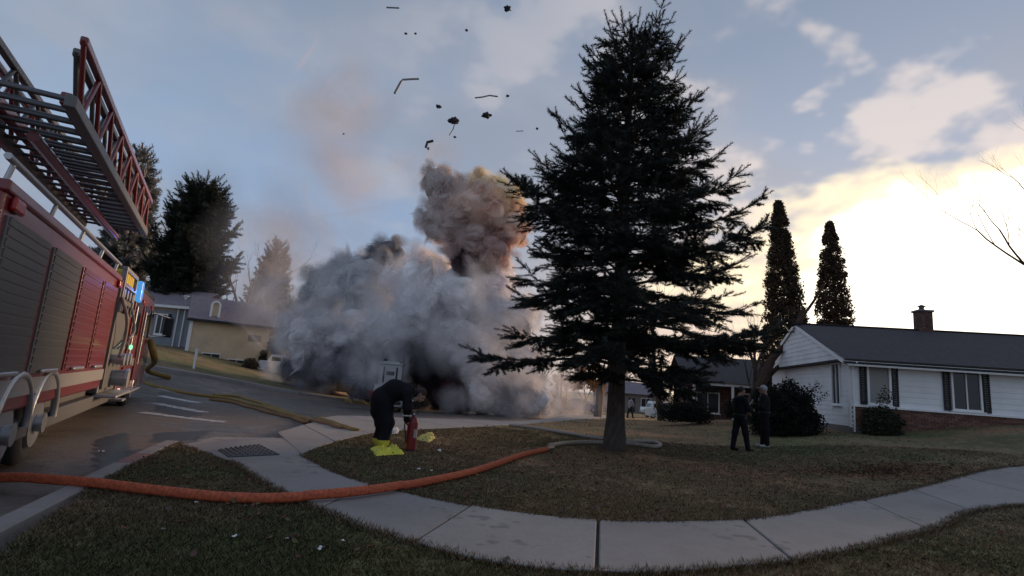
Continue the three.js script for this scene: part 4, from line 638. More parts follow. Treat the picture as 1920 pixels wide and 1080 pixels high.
// ---------------------------------------------------------------- parked cars
function car(o) {
  const t = thing(o.name, o.label, o.van ? 'van' : 'car', o.pos, o.turn, 'vehicles parked along the street'), L = o.len ?? 4.5, Wd = o.wide ?? 1.78, paint = new THREE.MeshPhysicalMaterial({ color: new THREE.Color().setRGB(...o.color), roughness: 0.35, clearcoat: 0.7, clearcoatRoughness: 0.1 });
  const hi = o.high ?? 1.45, hood = o.hood ?? 0.95, x0 = -L / 2, x1 = L / 2;
  mesh('body', extrude([[x0, 0.35], [x0 - 0.02, 0.75], [x0 + 0.1, hood + 0.02], [x1 - 1.1, hood], [x1 - 0.15, hood - 0.14], [x1, 0.65], [x1, 0.35], [x1 - 0.5, 0.26], [x0 + 0.4, 0.26]], Wd - 0.16, 0.08, 2).translate(0, 0, -Wd / 2 + 0.08), paint, t);
  const ca = o.van ? x0 + 0.12 : x0 + 0.55, cf = o.cabFront ?? x1 - 1.25;
  mesh('cabin', extrude([[o.pickup ? 0.0 - 0.7 : ca, hood - 0.05], [cf, hood - 0.05], [cf - 0.62, hi], [(o.pickup ? -0.6 : ca) + (o.van ? 0.06 : 0.35), hi]], Wd - 0.42, 0.08, 2).translate(0, 0, -Wd / 2 + 0.21), paint, t);
  const wy = hood + (hi - hood) * 0.48, wh = (hi - hood) * 0.62, wa = o.pickup ? -0.55 : ca + 0.35, wb = cf - 0.5;
  for (const s of [-1, 1]) for (let i = 0; i < 2; i++) { const a = lerp(wa, wb, i / 2) + 0.05, b = lerp(wa, wb, (i + 1) / 2) - 0.05; mesh('side_window', rbox(b - a, wh, 0.03, 0.012, (a + b) / 2, wy, s * (Wd / 2 - 0.125)), M.glass, t); }
  mesh('windshield', move(rbox(0.03, (hi - hood) * 1.05, Wd - 0.5, 0.012, 0, 0, 0), cf - 0.22, wy, 0, 0, 0, 0.83), M.glass, t);
  if (o.van) { for (const s of [-1, 1]) mesh('rear_pillar', rbox(0.04, (hi - hood) * 0.95, 0.07, 0.015, ca - 0.045, wy - 0.02, s * (Wd / 2 - 0.36)), M.dark, t); mesh('roof_cap', [rbox(cf - ca - 0.5, 0.1, Wd - 0.2, 0.05, (ca + cf) / 2 - 0.3, hi + 0.07, 0), rbox(cf - ca - 0.8, 0.09, Wd - 0.55, 0.045, (ca + cf) / 2 - 0.3, hi + 0.14, 0)], paint, t); mesh('beacon', rbox(0.12, 0.16, 0.16, 0.04, ca + 0.3, hi + 0.22, -Wd / 2 + 0.35), M.dark, t); }
  mesh('rear_window', rbox(0.03, wh * (o.van ? 0.8 : 1), (o.van ? 0.5 : 1) * (Wd - 0.55), 0.012, o.van ? ca - 0.03 : ca + 0.1, wy, 0, 0, 0, o.van ? 0 : -0.5), M.glass, t);
  for (const [x, z] of [[x0 + 0.85, Wd / 2 - 0.08], [x1 - 0.85, Wd / 2 - 0.08], [x0 + 0.85, -Wd / 2 + 0.08], [x1 - 0.85, -Wd / 2 + 0.08]]) { const w = mesh('wheel', cyl(0.2, 0.2, 0.2, 16, x, 0.33, z, Math.PI / 2, 0, 0), M.metal, t); mesh('tyre', move(new THREE.TorusGeometry(0.25, 0.085, 8, 20), x, 0.33, z), M.rubber, w); }
  for (const s of [-1, 1]) { mesh('headlight', rbox(0.06, 0.14, 0.34, 0.03, x1 + 0.03, 0.7, s * 0.6), std([0.55, 0.55, 0.56], 0.2), t); mesh('taillight', rbox(0.05, 0.26, 0.16, 0.03, x0 - 0.08, 0.78, s * 0.72), M.red, t); mesh('mirror', rbox(0.12, 0.12, 0.2, 0.03, cf - 0.45, hood + 0.06, s * (Wd / 2 + 0.08)), paint, t); }
  mesh('bumper', [rbox(0.12, 0.16, Wd - 0.1, 0.05, x1 + 0.04, 0.42, 0), rbox(0.12, 0.16, Wd - 0.1, 0.05, x0 - 0.06, 0.44, 0)], M.dark, t);
  if (o.rack) mesh('roof_rack', [bar([ca + 0.4, hi + 0.1, 0.55], [cf - 0.8, hi + 0.1, 0.55], 0.02), bar([ca + 0.4, hi + 0.1, -0.55], [cf - 0.8, hi + 0.1, -0.55], 0.02)], M.dark, t);
  return t;
}
{ const p = at(1241, 783, 62); p.y = H(p.x, p.z); car({ name: 'parked_car', label: 'white parked suv seen side-on right of the spruce trunk', pos: [p.x, p.y, p.z], turn: 0.12, color: [0.62, 0.62, 0.62], len: 4.4, high: 1.72, hood: 1.02, rack: true }); }
{ const p = at(1092, 776, 66); p.y = H(p.x, p.z); car({ name: 'parked_car', label: 'dark blue parked car beside the orange tree', pos: [p.x, p.y, p.z], turn: -0.25, color: [0.03, 0.035, 0.13], len: 4.4 }); }
{ const p = at(985, 771, 54); car({ name: 'parked_car', label: 'dark car half hidden by smoke under the low spruce boughs', pos: [p.x, H(p.x, p.z), p.z], turn: 0.1, color: [0.03, 0.03, 0.035], len: 4.6 }); }
{ const p = at(545, 703, 42); car({ name: 'parked_car', label: 'white parked car at the smoke edge below the dark bush', pos: [p.x, H(p.x, p.z), p.z], turn: -0.2, color: [0.55, 0.55, 0.57], len: 4.4 }); }
{ const p = at(640, 724, 36); car({ name: 'parked_car', label: 'grey car nose emerging from the dark smoke left of the firefighter', pos: [p.x, H(p.x, p.z), p.z], turn: -0.35, color: [0.42, 0.42, 0.44], len: 4.4 }); }
{ const p = at(729, 742, 27); p.y = H(p.x, p.z) - DROP; car({ name: 'parked_van', label: 'tall white van standing in the smoke behind the firefighter', pos: [p.x, p.y, p.z], turn: 1.75, color: [0.30, 0.30, 0.31], len: 4.2, wide: 1.28, high: 2.05, hood: 1.1, van: true, rack: true }); }
// ---------------------------------------------------------------- people: one continuous body each, meshed from tapered bones
const boneD = (p, b) => { const ax = b.a[0], ay = b.a[1], az = b.a[2], bx = b.b[0] - ax, by = b.b[1] - ay, bz = b.b[2] - az, px = p[0] - ax, py = p[1] - ay, pz = p[2] - az, q = bx * bx + by * by + bz * bz, t = q > 0 ? clamp((px * bx + py * by + pz * bz) / q) : 0; let dx = px - t * bx, dy = py - t * by, dz = pz - t * bz; if (b.f) { dx /= b.f[0]; dy /= b.f[1]; dz /= b.f[2]; } return Math.hypot(dx, dy, dz) - lerp(b.ra, b.rb ?? b.ra, t); };
function fieldMesh(bones, cell, k) {
  const lo = [1e9, 1e9, 1e9], hi = [-1e9, -1e9, -1e9], m = k + 3 * cell;
  for (const b of bones) { const f = b.f ? Math.max(...b.f) : 1, r = Math.max(b.ra, b.rb ?? b.ra) * f + m; for (let i = 0; i < 3; i++) { lo[i] = Math.min(lo[i], b.a[i] - r, b.b[i] - r); hi[i] = Math.max(hi[i], b.a[i] + r, b.b[i] + r); } }
  const span = Math.max(hi[0] - lo[0], hi[1] - lo[1], hi[2] - lo[2]), res = Math.ceil(span / cell) + 4, mc = new MarchingCubes(res, new THREE.MeshStandardMaterial(), false, false, 260000), half = span / 2 + 2 * cell, c = [0, 1, 2].map((i) => (lo[i] + hi[i]) / 2), st = (2 * half) / res, X = (i, q) => c[q] + ((i - res / 2) / (res / 2)) * half;
  const F = new Float32Array(res * res * res).fill(0.3);
  for (const b of bones) {
    const f = b.f ? Math.max(...b.f) : 1, r = Math.max(b.ra, b.rb ?? b.ra) * f + m, rg = [0, 1, 2].map((q) => [Math.max(0, Math.floor((Math.min(b.a[q], b.b[q]) - r - c[q] + half) / st)), Math.min(res - 1, Math.ceil((Math.max(b.a[q], b.b[q]) + r - c[q] + half) / st))]);
    for (let z = rg[2][0]; z <= rg[2][1]; z++) for (let y = rg[1][0]; y <= rg[1][1]; y++) for (let x = rg[0][0]; x <= rg[0][1]; x++) { const o = (z * res + y) * res + x, d = boneD([X(x, 0), X(y, 1), X(z, 2)], b), e = F[o], h = clamp(0.5 + (0.5 * (e - d)) / k); F[o] = e * (1 - h) + d * h - k * h * (1 - h); }
  }
  for (let i = 0; i < F.length; i++) mc.field[i] = -F[i];
  mc.isolation = 0; mc.update();
  const n = mc.count, P = new Float32Array(n * 3), C = new Float32Array(n * 3);
  for (let i = 0; i < n; i++) { const p = [0, 1, 2].map((q) => c[q] + mc.positionArray[i * 3 + q] * half); P.set(p, i * 3); let bd = 1e9, bc = bones[0].c; for (const b of bones) { const d = boneD(p, b); if (d < bd) { bd = d; bc = b.c; } } C.set(bc, i * 3); }
  let g = new THREE.BufferGeometry(); g.setAttribute('position', new THREE.BufferAttribute(P, 3)); g.setAttribute('color', new THREE.BufferAttribute(C, 3));
  g = mergeVertices(g, 1e-5); g.computeVertexNormals();
  return g;
}
const skin = [0.30, 0.19, 0.15], bonesOf = (l) => l.map(([a, b, ra, rb, c, f]) => ({ a, b, ra, rb, c, f }));
// a head on its own fine grid: skull, face, jaw, nose, ears; built looking along +x and turned by the matrix
function headGeo(M4, skinC) {
  const B = bonesOf([[[-0.01, 0.03, 0], [-0.02, 0.03, 0], 0.088, 0.088, skinC, [1.08, 1.12, 0.9]], [[0.035, -0.045, 0], [0.02, 0.0, 0], 0.058, 0.066, skinC], [[0.06, -0.085, 0], [0.045, -0.075, 0], 0.024, 0.034, skinC], [[0.088, 0.012, 0], [0.107, -0.026, 0], 0.009, 0.015, skinC], [[0.072, 0.03, -0.028], [0.072, 0.03, 0.028], 0.018, 0.018, skinC], [[0.085, -0.058, -0.014], [0.085, -0.058, 0.014], 0.009, 0.009, skinC.map((x) => x * 0.75)], [[-0.012, -0.005, 0.084], [-0.016, 0.025, 0.088], 0.012, 0.016, skinC, [1, 1, 0.6]], [[-0.012, -0.005, -0.084], [-0.016, 0.025, -0.088], 0.012, 0.016, skinC, [1, 1, 0.6]], [[-0.02, -0.05, 0], [-0.035, -0.13, 0], 0.056, 0.058, skinC]]);
  return fieldMesh(B, 0.0045, 0.022).applyMatrix4(M4);
}
// a half-closed hand: palm, four fingers of unequal length with two bends, a thumb from the side; palm along +x, fingers curl towards -y
function handGeo(M4, skinC, curl = 0.8, right = 1) {
  const B = [[[0, 0, -0.02], [0.075, 0, -0.026], 0.016, 0.015, skinC], [[0, 0, 0.02], [0.075, 0, 0.022], 0.016, 0.014, skinC], [[-0.05, 0, 0], [0.01, 0, 0], 0.026, 0.024, skinC, [1, 0.8, 1]]];
  [[-0.033, 0.9], [-0.011, 1.05], [0.011, 1.0], [0.031, 0.8]].forEach(([z, s]) => { let p = [0.078, 0, z], a = -0.25 * curl; for (const [l, r] of [[0.042, 0.0095], [0.028, 0.0088], [0.022, 0.008]]) { const q = [p[0] + Math.cos(a) * l * s, p[1] + Math.sin(a) * l * s, z * 1.05]; B.push([p, q, r, r * 0.92, skinC]); p = q; a -= 0.75 * curl; } });
  const s = -0.034 * right; B.push([[0.012, -0.004, s * 0.8], [0.045, -0.018, s * 1.75], 0.0125, 0.011, skinC], [[0.045, -0.018, s * 1.75], [0.075, -0.034, s * 1.5], 0.0105, 0.009, skinC]);
  return fieldMesh(bonesOf(B), 0.0045, 0.008).applyMatrix4(M4);
}
const basis = (p, x, y) => { const X = V(...x).normalize(), Z = X.clone().cross(V(...y)).normalize(), Y = Z.clone().cross(X); return new THREE.Matrix4().makeBasis(X, Y, Z).setPosition(...p); };
const bodyMat = new THREE.MeshPhysicalMaterial({ vertexColors: true, roughness: 0.9, specularIntensity: 0.25 });
function joinBody(list) { const l = list.map((g) => { const q = g.toNonIndexed(); for (const k of Object.keys(q.attributes)) if (!['position', 'normal', 'color'].includes(k)) q.deleteAttribute(k); return q; }); return mergeGeometries(l); }
const shell = (g, m, name, parent) => mesh(name, g, m, parent);

{ // firefighter bending over the extinguisher, side-on, facing right
  const p = G(716, 842), coat = [0.012, 0.012, 0.016], trim = [0.55, 0.5, 0.08], boot = [0.012, 0.012, 0.012];
  const t = thing('person', 'firefighter in dark gear bending over a red extinguisher on the lawn', 'person', [p.x, p.y, p.z], 0.12);
  const B = [], leg = (z, dx) => { B.push([[-0.1, 0.9, z * 0.8], [0.02 + dx, 0.5, z], 0.145, 0.12, coat], [[0.02 + dx, 0.5, z], [-0.03 + dx, 0.19, z * 1.05], 0.118, 0.105, coat], [[-0.03 + dx, 0.165, z * 1.05], [-0.03 + dx, 0.15, z * 1.05], 0.106, 0.104, trim], [[-0.03 + dx, 0.14, z * 1.05], [-0.02 + dx, 0.06, z * 1.05], 0.075, 0.065, boot], [[-0.03 + dx, 0.05, z * 1.05], [0.15 + dx, 0.035, z * 1.12], 0.052, 0.042, boot]); };
  leg(0.13, 0.05); leg(-0.13, -0.06);
  B.push([[-0.1, 0.92, -0.08], [-0.1, 0.92, 0.08], 0.185, 0.185, coat], [[-0.08, 0.98, 0], [0.12, 1.12, 0], 0.19, 0.205, coat, [1, 1, 1.1]], [[0.1, 1.1, 0], [0.33, 1.1, 0], 0.2, 0.175, coat, [1, 1, 1.15]], [[0.36, 1.08, -0.16], [0.36, 1.08, 0.16], 0.1, 0.1, coat], [[-0.07, 0.86, 0], [-0.02, 0.5, 0], 0.215, 0.19, coat, [0.95, 1, 1.15]], [[-0.14, 0.94, 0], [-0.13, 0.72, 0], 0.19, 0.19, coat, [0.9, 1, 1.1]]);
  B.push([[0.36, 1.06, 0.2], [0.41, 0.8, 0.23], 0.092, 0.078, coat], [[0.41, 0.8, 0.23], [0.41, 0.58, 0.12], 0.075, 0.058, coat], [[0.36, 1.06, -0.2], [0.4, 0.84, -0.23], 0.092, 0.078, coat], [[0.4, 0.84, -0.23], [0.47, 0.76, -0.1], 0.075, 0.056, coat], [[0.44, 1.08, 0], [0.53, 1.06, 0], 0.085, 0.07, coat]);
  const hM = basis([0.62, 1.045, 0], [0.75, -0.66, 0.05], [0.66, 0.75, 0]);
  mesh('body', joinBody([fieldMesh(bonesOf(B), 0.013, 0.05), headGeo(hM, skin), handGeo(basis([0.41, 0.53, 0.1], [0.5, -0.6, -0.5], [-0.6, -0.2, 0.7]), [0.26, 0.17, 0.14], 1.1, 1), handGeo(basis([0.485, 0.745, -0.06], [0.4, 0.1, 0.7], [0.2, 0.95, -0.2]), [0.26, 0.17, 0.14], 1.1, -1)]), bodyMat, t);
  mesh('hair', [fieldMesh(bonesOf([[[-0.02, 0.055, 0], [-0.03, 0.045, 0], 0.092, 0.094, [0.05, 0.03, 0.03], [1.08, 1.05, 0.94]], [[-0.07, 0.02, 0], [-0.07, -0.03, 0], 0.055, 0.04, [0, 0, 0]]]), 0.006, 0.02).applyMatrix4(hM)].map((g) => { g.deleteAttribute('color'); return g; }), std([0.035, 0.016, 0.016], 0.8), t);
  for (const s of [-1, 1]) mesh('eye', move(new THREE.SphereGeometry(0.011, 10, 8), 0.082, 0.018, s * 0.03).applyMatrix4(hM), M.dark, t);
  mesh('radio', [rbox(0.06, 0.13, 0.035, 0.012, 0.47, 0.99, 0.2, 0, 0, 0.4), bar([0.5, 1.04, 0.2], [0.54, 1.16, 0.2], 0.008)], M.dark, t);
  mesh('badge_light', move(new THREE.SphereGeometry(0.024, 10, 8), 0.49, 0.95, 0.2), std([0.6, 0.6, 0.62], 0.3), t);
  mesh('reflective_band', [limb(Array.from({ length: 15 }, (_, k) => { const a = (k / 14) * 6.283; return [0.405 + 0.078 * Math.cos(a), 0.66, 0.17 + 0.078 * Math.sin(a)]; }), 0.013, 5)], std([0.55, 0.55, 0.5], 0.5), t);
  // extinguisher held upright in front
  const ex = thing('fire_extinguisher', 'tall red fire extinguisher with black valve held by the firefighter', 'extinguisher', [p.x + 0.535, H(p.x + 0.535, p.z - 0.05), p.z - 0.02], 0.3);
  mesh('cylinder', new THREE.LatheGeometry([[0, 0.0], [0.085, 0.0], [0.1, 0.02], [0.1, 0.52], [0.092, 0.57], [0.06, 0.62], [0.032, 0.645], [0.03, 0.66], [0, 0.66]].map((q) => new THREE.Vector2(...q)), 28), M.red, ex);
  mesh('label_band', move(new THREE.CylinderGeometry(0.1012, 0.1012, 0.16, 28, 1, true, 0.2, 1.6), 0, 0.33, 0), std([0.3, 0.28, 0.26], 0.6), ex);
  mesh('valve', [cyl(0.034, 0.028, 0.07, 12, 0, 0.69, 0), rbox(0.15, 0.018, 0.03, 0.006, 0.05, 0.735, 0, 0, 0, 0.12), rbox(0.13, 0.016, 0.028, 0.006, 0.045, 0.70, 0, 0, 0, -0.1)], M.dark, ex);
  mesh('gauge', cyl(0.022, 0.022, 0.02, 14, 0.0, 0.69, 0.04, Math.PI / 2, 0, 0), M.metal, ex);
  mesh('discharge_hose', limb(smooth([[-0.03, 0.69, 0], [-0.12, 0.68, 0.02], [-0.16, 0.5, 0.04], [-0.12, 0.25, 0.05], [-0.11, 0.14, 0.05]], 20), 0.013, 7), M.rubber, ex);
  mesh('skirt', cyl(0.102, 0.102, 0.03, 28, 0, 0.018, 0), M.dark, ex);
  // crumpled yellow gear at the feet
  const crumple = (pts, h, seed) => { const nx = 26, nz = 18, pos = [], uv = [], idx = []; for (let j = 0; j <= nz; j++) for (let i = 0; i <= nx; i++) { const u = i / nx, v = j / nz, a = [lerp(pts[0][0], pts[1][0], u), lerp(pts[0][1], pts[1][1], u)], b = [lerp(pts[3][0], pts[2][0], u), lerp(pts[3][1], pts[2][1], u)], x = lerp(a[0], b[0], v) + 0.05 * n3(u * 4, v * 4, seed), z = lerp(a[1], b[1], v) + 0.05 * n3(u * 4, v * 4, seed + 9), e = Math.min(u, 1 - u, v, 1 - v) * 6; pos.push(x, H(x, z) + 0.012 + h * Math.min(1, e) * (0.45 + 0.7 * Math.abs(n3(u * 5, v * 4, seed + 3)) + 0.35 * n3(u * 11, v * 9, seed)), z); uv.push(u, v); } for (let j = 0; j < nz; j++) for (let i = 0; i < nx; i++) { const a = j * (nx + 1) + i, b = a + nx + 1; idx.push(a, b, a + 1, b, b + 1, a + 1); } const g = new THREE.BufferGeometry(); g.setAttribute('position', new THREE.Float32BufferAttribute(pos, 3)); g.setAttribute('uv', new THREE.Float32BufferAttribute(uv, 2)); g.setIndex(idx); g.computeVertexNormals(); return g; };
  tag(mesh('yellow_tarp', crumple(P2([[693, 842], [742, 838], [758, 853], [704, 857]]), 0.12, 4), M.lime), 'crumpled bright yellow sheet on the grass at the firefighter\'s feet', 'sheet');
  tag(mesh('yellow_tarp', crumple(P2([[776, 824], [810, 812], [816, 822], [806, 831]]), 0.1, 14), std([0.5, 0.42, 0.1], 0.75)), 'smaller dull yellow sheet right of the extinguisher', 'sheet');
  tag(mesh('white_cloth', crumple(P2([[732, 806], [746, 804], [748, 813], [736, 815]]), 0.07, 24), std([0.5, 0.5, 0.5], 0.8)), 'small pale cloth behind the firefighter\'s legs', 'cloth');
}
function stander(o) {
  const t = thing('person', o.label, 'person', o.pos, o.turn), B = [], c = o.coat, l = o.legs, s = o.stance ?? 0.12;
  for (const [z, x] of [[0.1, s], [-0.1, -s]]) B.push([[0, 0.93, z * 0.9], [x * 0.6, 0.5, z], 0.115, 0.085, l], [[x * 0.6, 0.5, z], [x, 0.1, z * 1.1], 0.082, 0.064, l], [[x - 0.03, 0.05, z * 1.1], [x + 0.16, 0.035, z * 1.3], 0.045, 0.038, o.shoe]);
  B.push([[0, 0.94, 0], [0, 1.1, 0], 0.165, 0.165, c, [0.9, 1, 1.15]], [[0, 1.1, 0], [0.01, 1.36, 0], 0.17, 0.175, c, [0.9, 1, 1.2]], [[0, 1.43, -0.15], [0, 1.43, 0.15], 0.075, 0.075, c], [[0, 1.48, 0], [0.015, 1.53, 0], 0.062, 0.056, c]);
  const arm = (z, e, h) => B.push([[0, 1.42, z * 0.95], e, 0.078, 0.064, c], [e, h, 0.062, 0.045, c]);
  arm(0.2, o.armA[0], o.armA[1]); arm(-0.2, o.armB[0], o.armB[1]);
  const hM = basis([0.04, 1.645, 0], [1, o.nod ?? -0.1, 0], [0, 1, 0]), hand = (e, h, r) => { const d = V(...h).sub(V(...e)).normalize(); return handGeo(basis([h[0] + d.x * 0.05, h[1] + d.y * 0.05, h[2] + d.z * 0.05], [d.x, d.y, d.z], [0.3, 0.6, r * 0.7]), skin, 0.7, r); };
  mesh('body', joinBody([fieldMesh(bonesOf(B), o.cell ?? 0.015, 0.04), ...(o.far ? [fieldMesh(bonesOf([[[0.02, 1.58, 0], [0.03, 1.66, 0], 0.07, 0.095, skin]]), 0.02, 0.02)] : [headGeo(hM, skin), hand(...o.armA, 1), hand(...o.armB, -1)])]), bodyMat, t);
  const hair = fieldMesh(bonesOf([[[-0.02, 0.06, 0], [-0.03, 0.045, 0], 0.09, 0.094, [0, 0, 0], [1.08, 1.0, 0.94]], [[-0.07, 0.02, 0], [-0.065, -0.03, 0], 0.05, 0.035, [0, 0, 0]]]), o.far ? 0.02 : 0.008, 0.02).applyMatrix4(hM); hair.deleteAttribute('color');
  mesh(o.cap ? 'cap' : 'hair', o.cap ? [hair, move(rbox(0.1, 0.014, 0.15, 0.006, 0.1, 0.075, 0), 0, 0, 0, 0, 0, 0.1).applyMatrix4(hM)] : hair, o.hair, t);
  if (!o.far) { for (const k of [-1, 1]) mesh('eye', move(new THREE.SphereGeometry(0.011, 8, 6), 0.083, 0.02, k * 0.03).applyMatrix4(hM), M.dark, t);
    mesh('belt', [limb(Array.from({ length: 21 }, (_, k) => { const a = (k / 20) * 6.283; return [0.155 * Math.cos(a), 1.0, 0.198 * Math.sin(a)]; }), 0.022, 5), rbox(0.09, 0.13, 0.05, 0.015, 0.03, 0.94, 0.19), rbox(0.06, 0.08, 0.05, 0.015, 0.11, 1.0, -0.13)], M.dark, t);
    mesh('shoulder_radio', [rbox(0.03, 0.08, 0.05, 0.01, 0.14, 1.36, 0.1), bar([0.1, 1.4, 0.1], [0.06, 1.2, 0.15], 0.008)], M.dark, t); }
  return t;
}
const navy = [0.012, 0.012, 0.018];
{ const p = G(1388, 846); stander({ label: 'standing officer in black seen from the side, legs apart, left of the pair', pos: [p.x, p.y, p.z], turn: 0.25, coat: navy, legs: navy, shoe: [0.01, 0.01, 0.01], stance: 0.16, armA: [[0.08, 1.16, 0.27], [0.26, 1.16, 0.16]], armB: [[0.06, 1.15, -0.26], [0.24, 1.08, -0.14]], hair: std([0.02, 0.017, 0.016], 0.8), nod: -0.25 }); }
{ const p = G(1434, 839); const t = stander({ label: 'officer in dark clothes with pale cap and white shoes, right of the pair', pos: [p.x, p.y, p.z], turn: Math.PI - 0.5, coat: [0.014, 0.013, 0.016], legs: [0.014, 0.01, 0.013], shoe: [0.4, 0.4, 0.4], stance: 0.07, armA: [[0.05, 1.16, 0.27], [0.27, 1.2, 0.1]], armB: [[0.05, 1.16, -0.27], [0.27, 1.22, -0.08]], hair: std([0.36, 0.35, 0.37], 0.8), cap: true, nod: -0.2 });
  mesh('paper', rbox(0.02, 0.2, 0.15, 0.005, 0.36, 1.26, 0.01, 0, 0, 0.5), std([0.55, 0.55, 0.55], 0.8), t); mesh('pale_collar', [rbox(0.05, 0.06, 0.14, 0.02, 0.1, 1.47, 0), rbox(0.03, 0.09, 0.07, 0.012, 0.14, 1.36, -0.08)], std([0.4, 0.4, 0.42], 0.7), t); }
{ const p = at(1181, 792, 48); p.y = H(p.x, p.z); stander({ label: 'walking person in pale top and dark trousers beyond the spruce', pos: [p.x, p.y, p.z], turn: 0.4, coat: [0.28, 0.28, 0.31], legs: [0.02, 0.02, 0.03], shoe: [0.02, 0.02, 0.02], stance: 0.2, armA: [[0.1, 1.15, 0.25], [0.2, 0.98, 0.2]], armB: [[-0.06, 1.15, -0.25], [0.0, 0.92, -0.25]], hair: std([0.04, 0.03, 0.025], 0.8), far: true, cell: 0.025 }); }
{ const p = at(1032, 788, 46); p.y = H(p.x, p.z); stander({ label: 'distant dark figure walking at the edge of the smoke', pos: [p.x, p.y, p.z], turn: 2.6, coat: [0.03, 0.03, 0.035], legs: [0.02, 0.02, 0.025], shoe: [0.3, 0.3, 0.3], stance: 0.2, armA: [[0.1, 1.15, 0.25], [0.2, 0.98, 0.2]], armB: [[-0.06, 1.15, -0.25], [0.0, 0.92, -0.25]], hair: std([0.03, 0.03, 0.03], 0.8), far: true, cell: 0.025 }); }
{ const p = at(1051, 786, 42); p.y = H(p.x, p.z); const t = thing('fire_hydrant', 'small dark hydrant standing beside the distant figure', 'hydrant', [p.x, p.y, p.z]); mesh('barrel', new THREE.LatheGeometry([[0, 0], [0.16, 0], [0.16, 0.05], [0.1, 0.07], [0.1, 0.55], [0.14, 0.57], [0.14, 0.61], [0.09, 0.7], [0.03, 0.75], [0, 0.75]].map((q) => new THREE.Vector2(...q)), 16), std([0.12, 0.03, 0.02], 0.6), t); mesh('outlet', [cyl(0.06, 0.06, 0.34, 10, 0, 0.44, 0, Math.PI / 2, 0, 0), cyl(0.07, 0.07, 0.16, 10, 0.1, 0.44, 0, 0, 0, Math.PI / 2)], std([0.3, 0.3, 0.28], 0.6), t); }
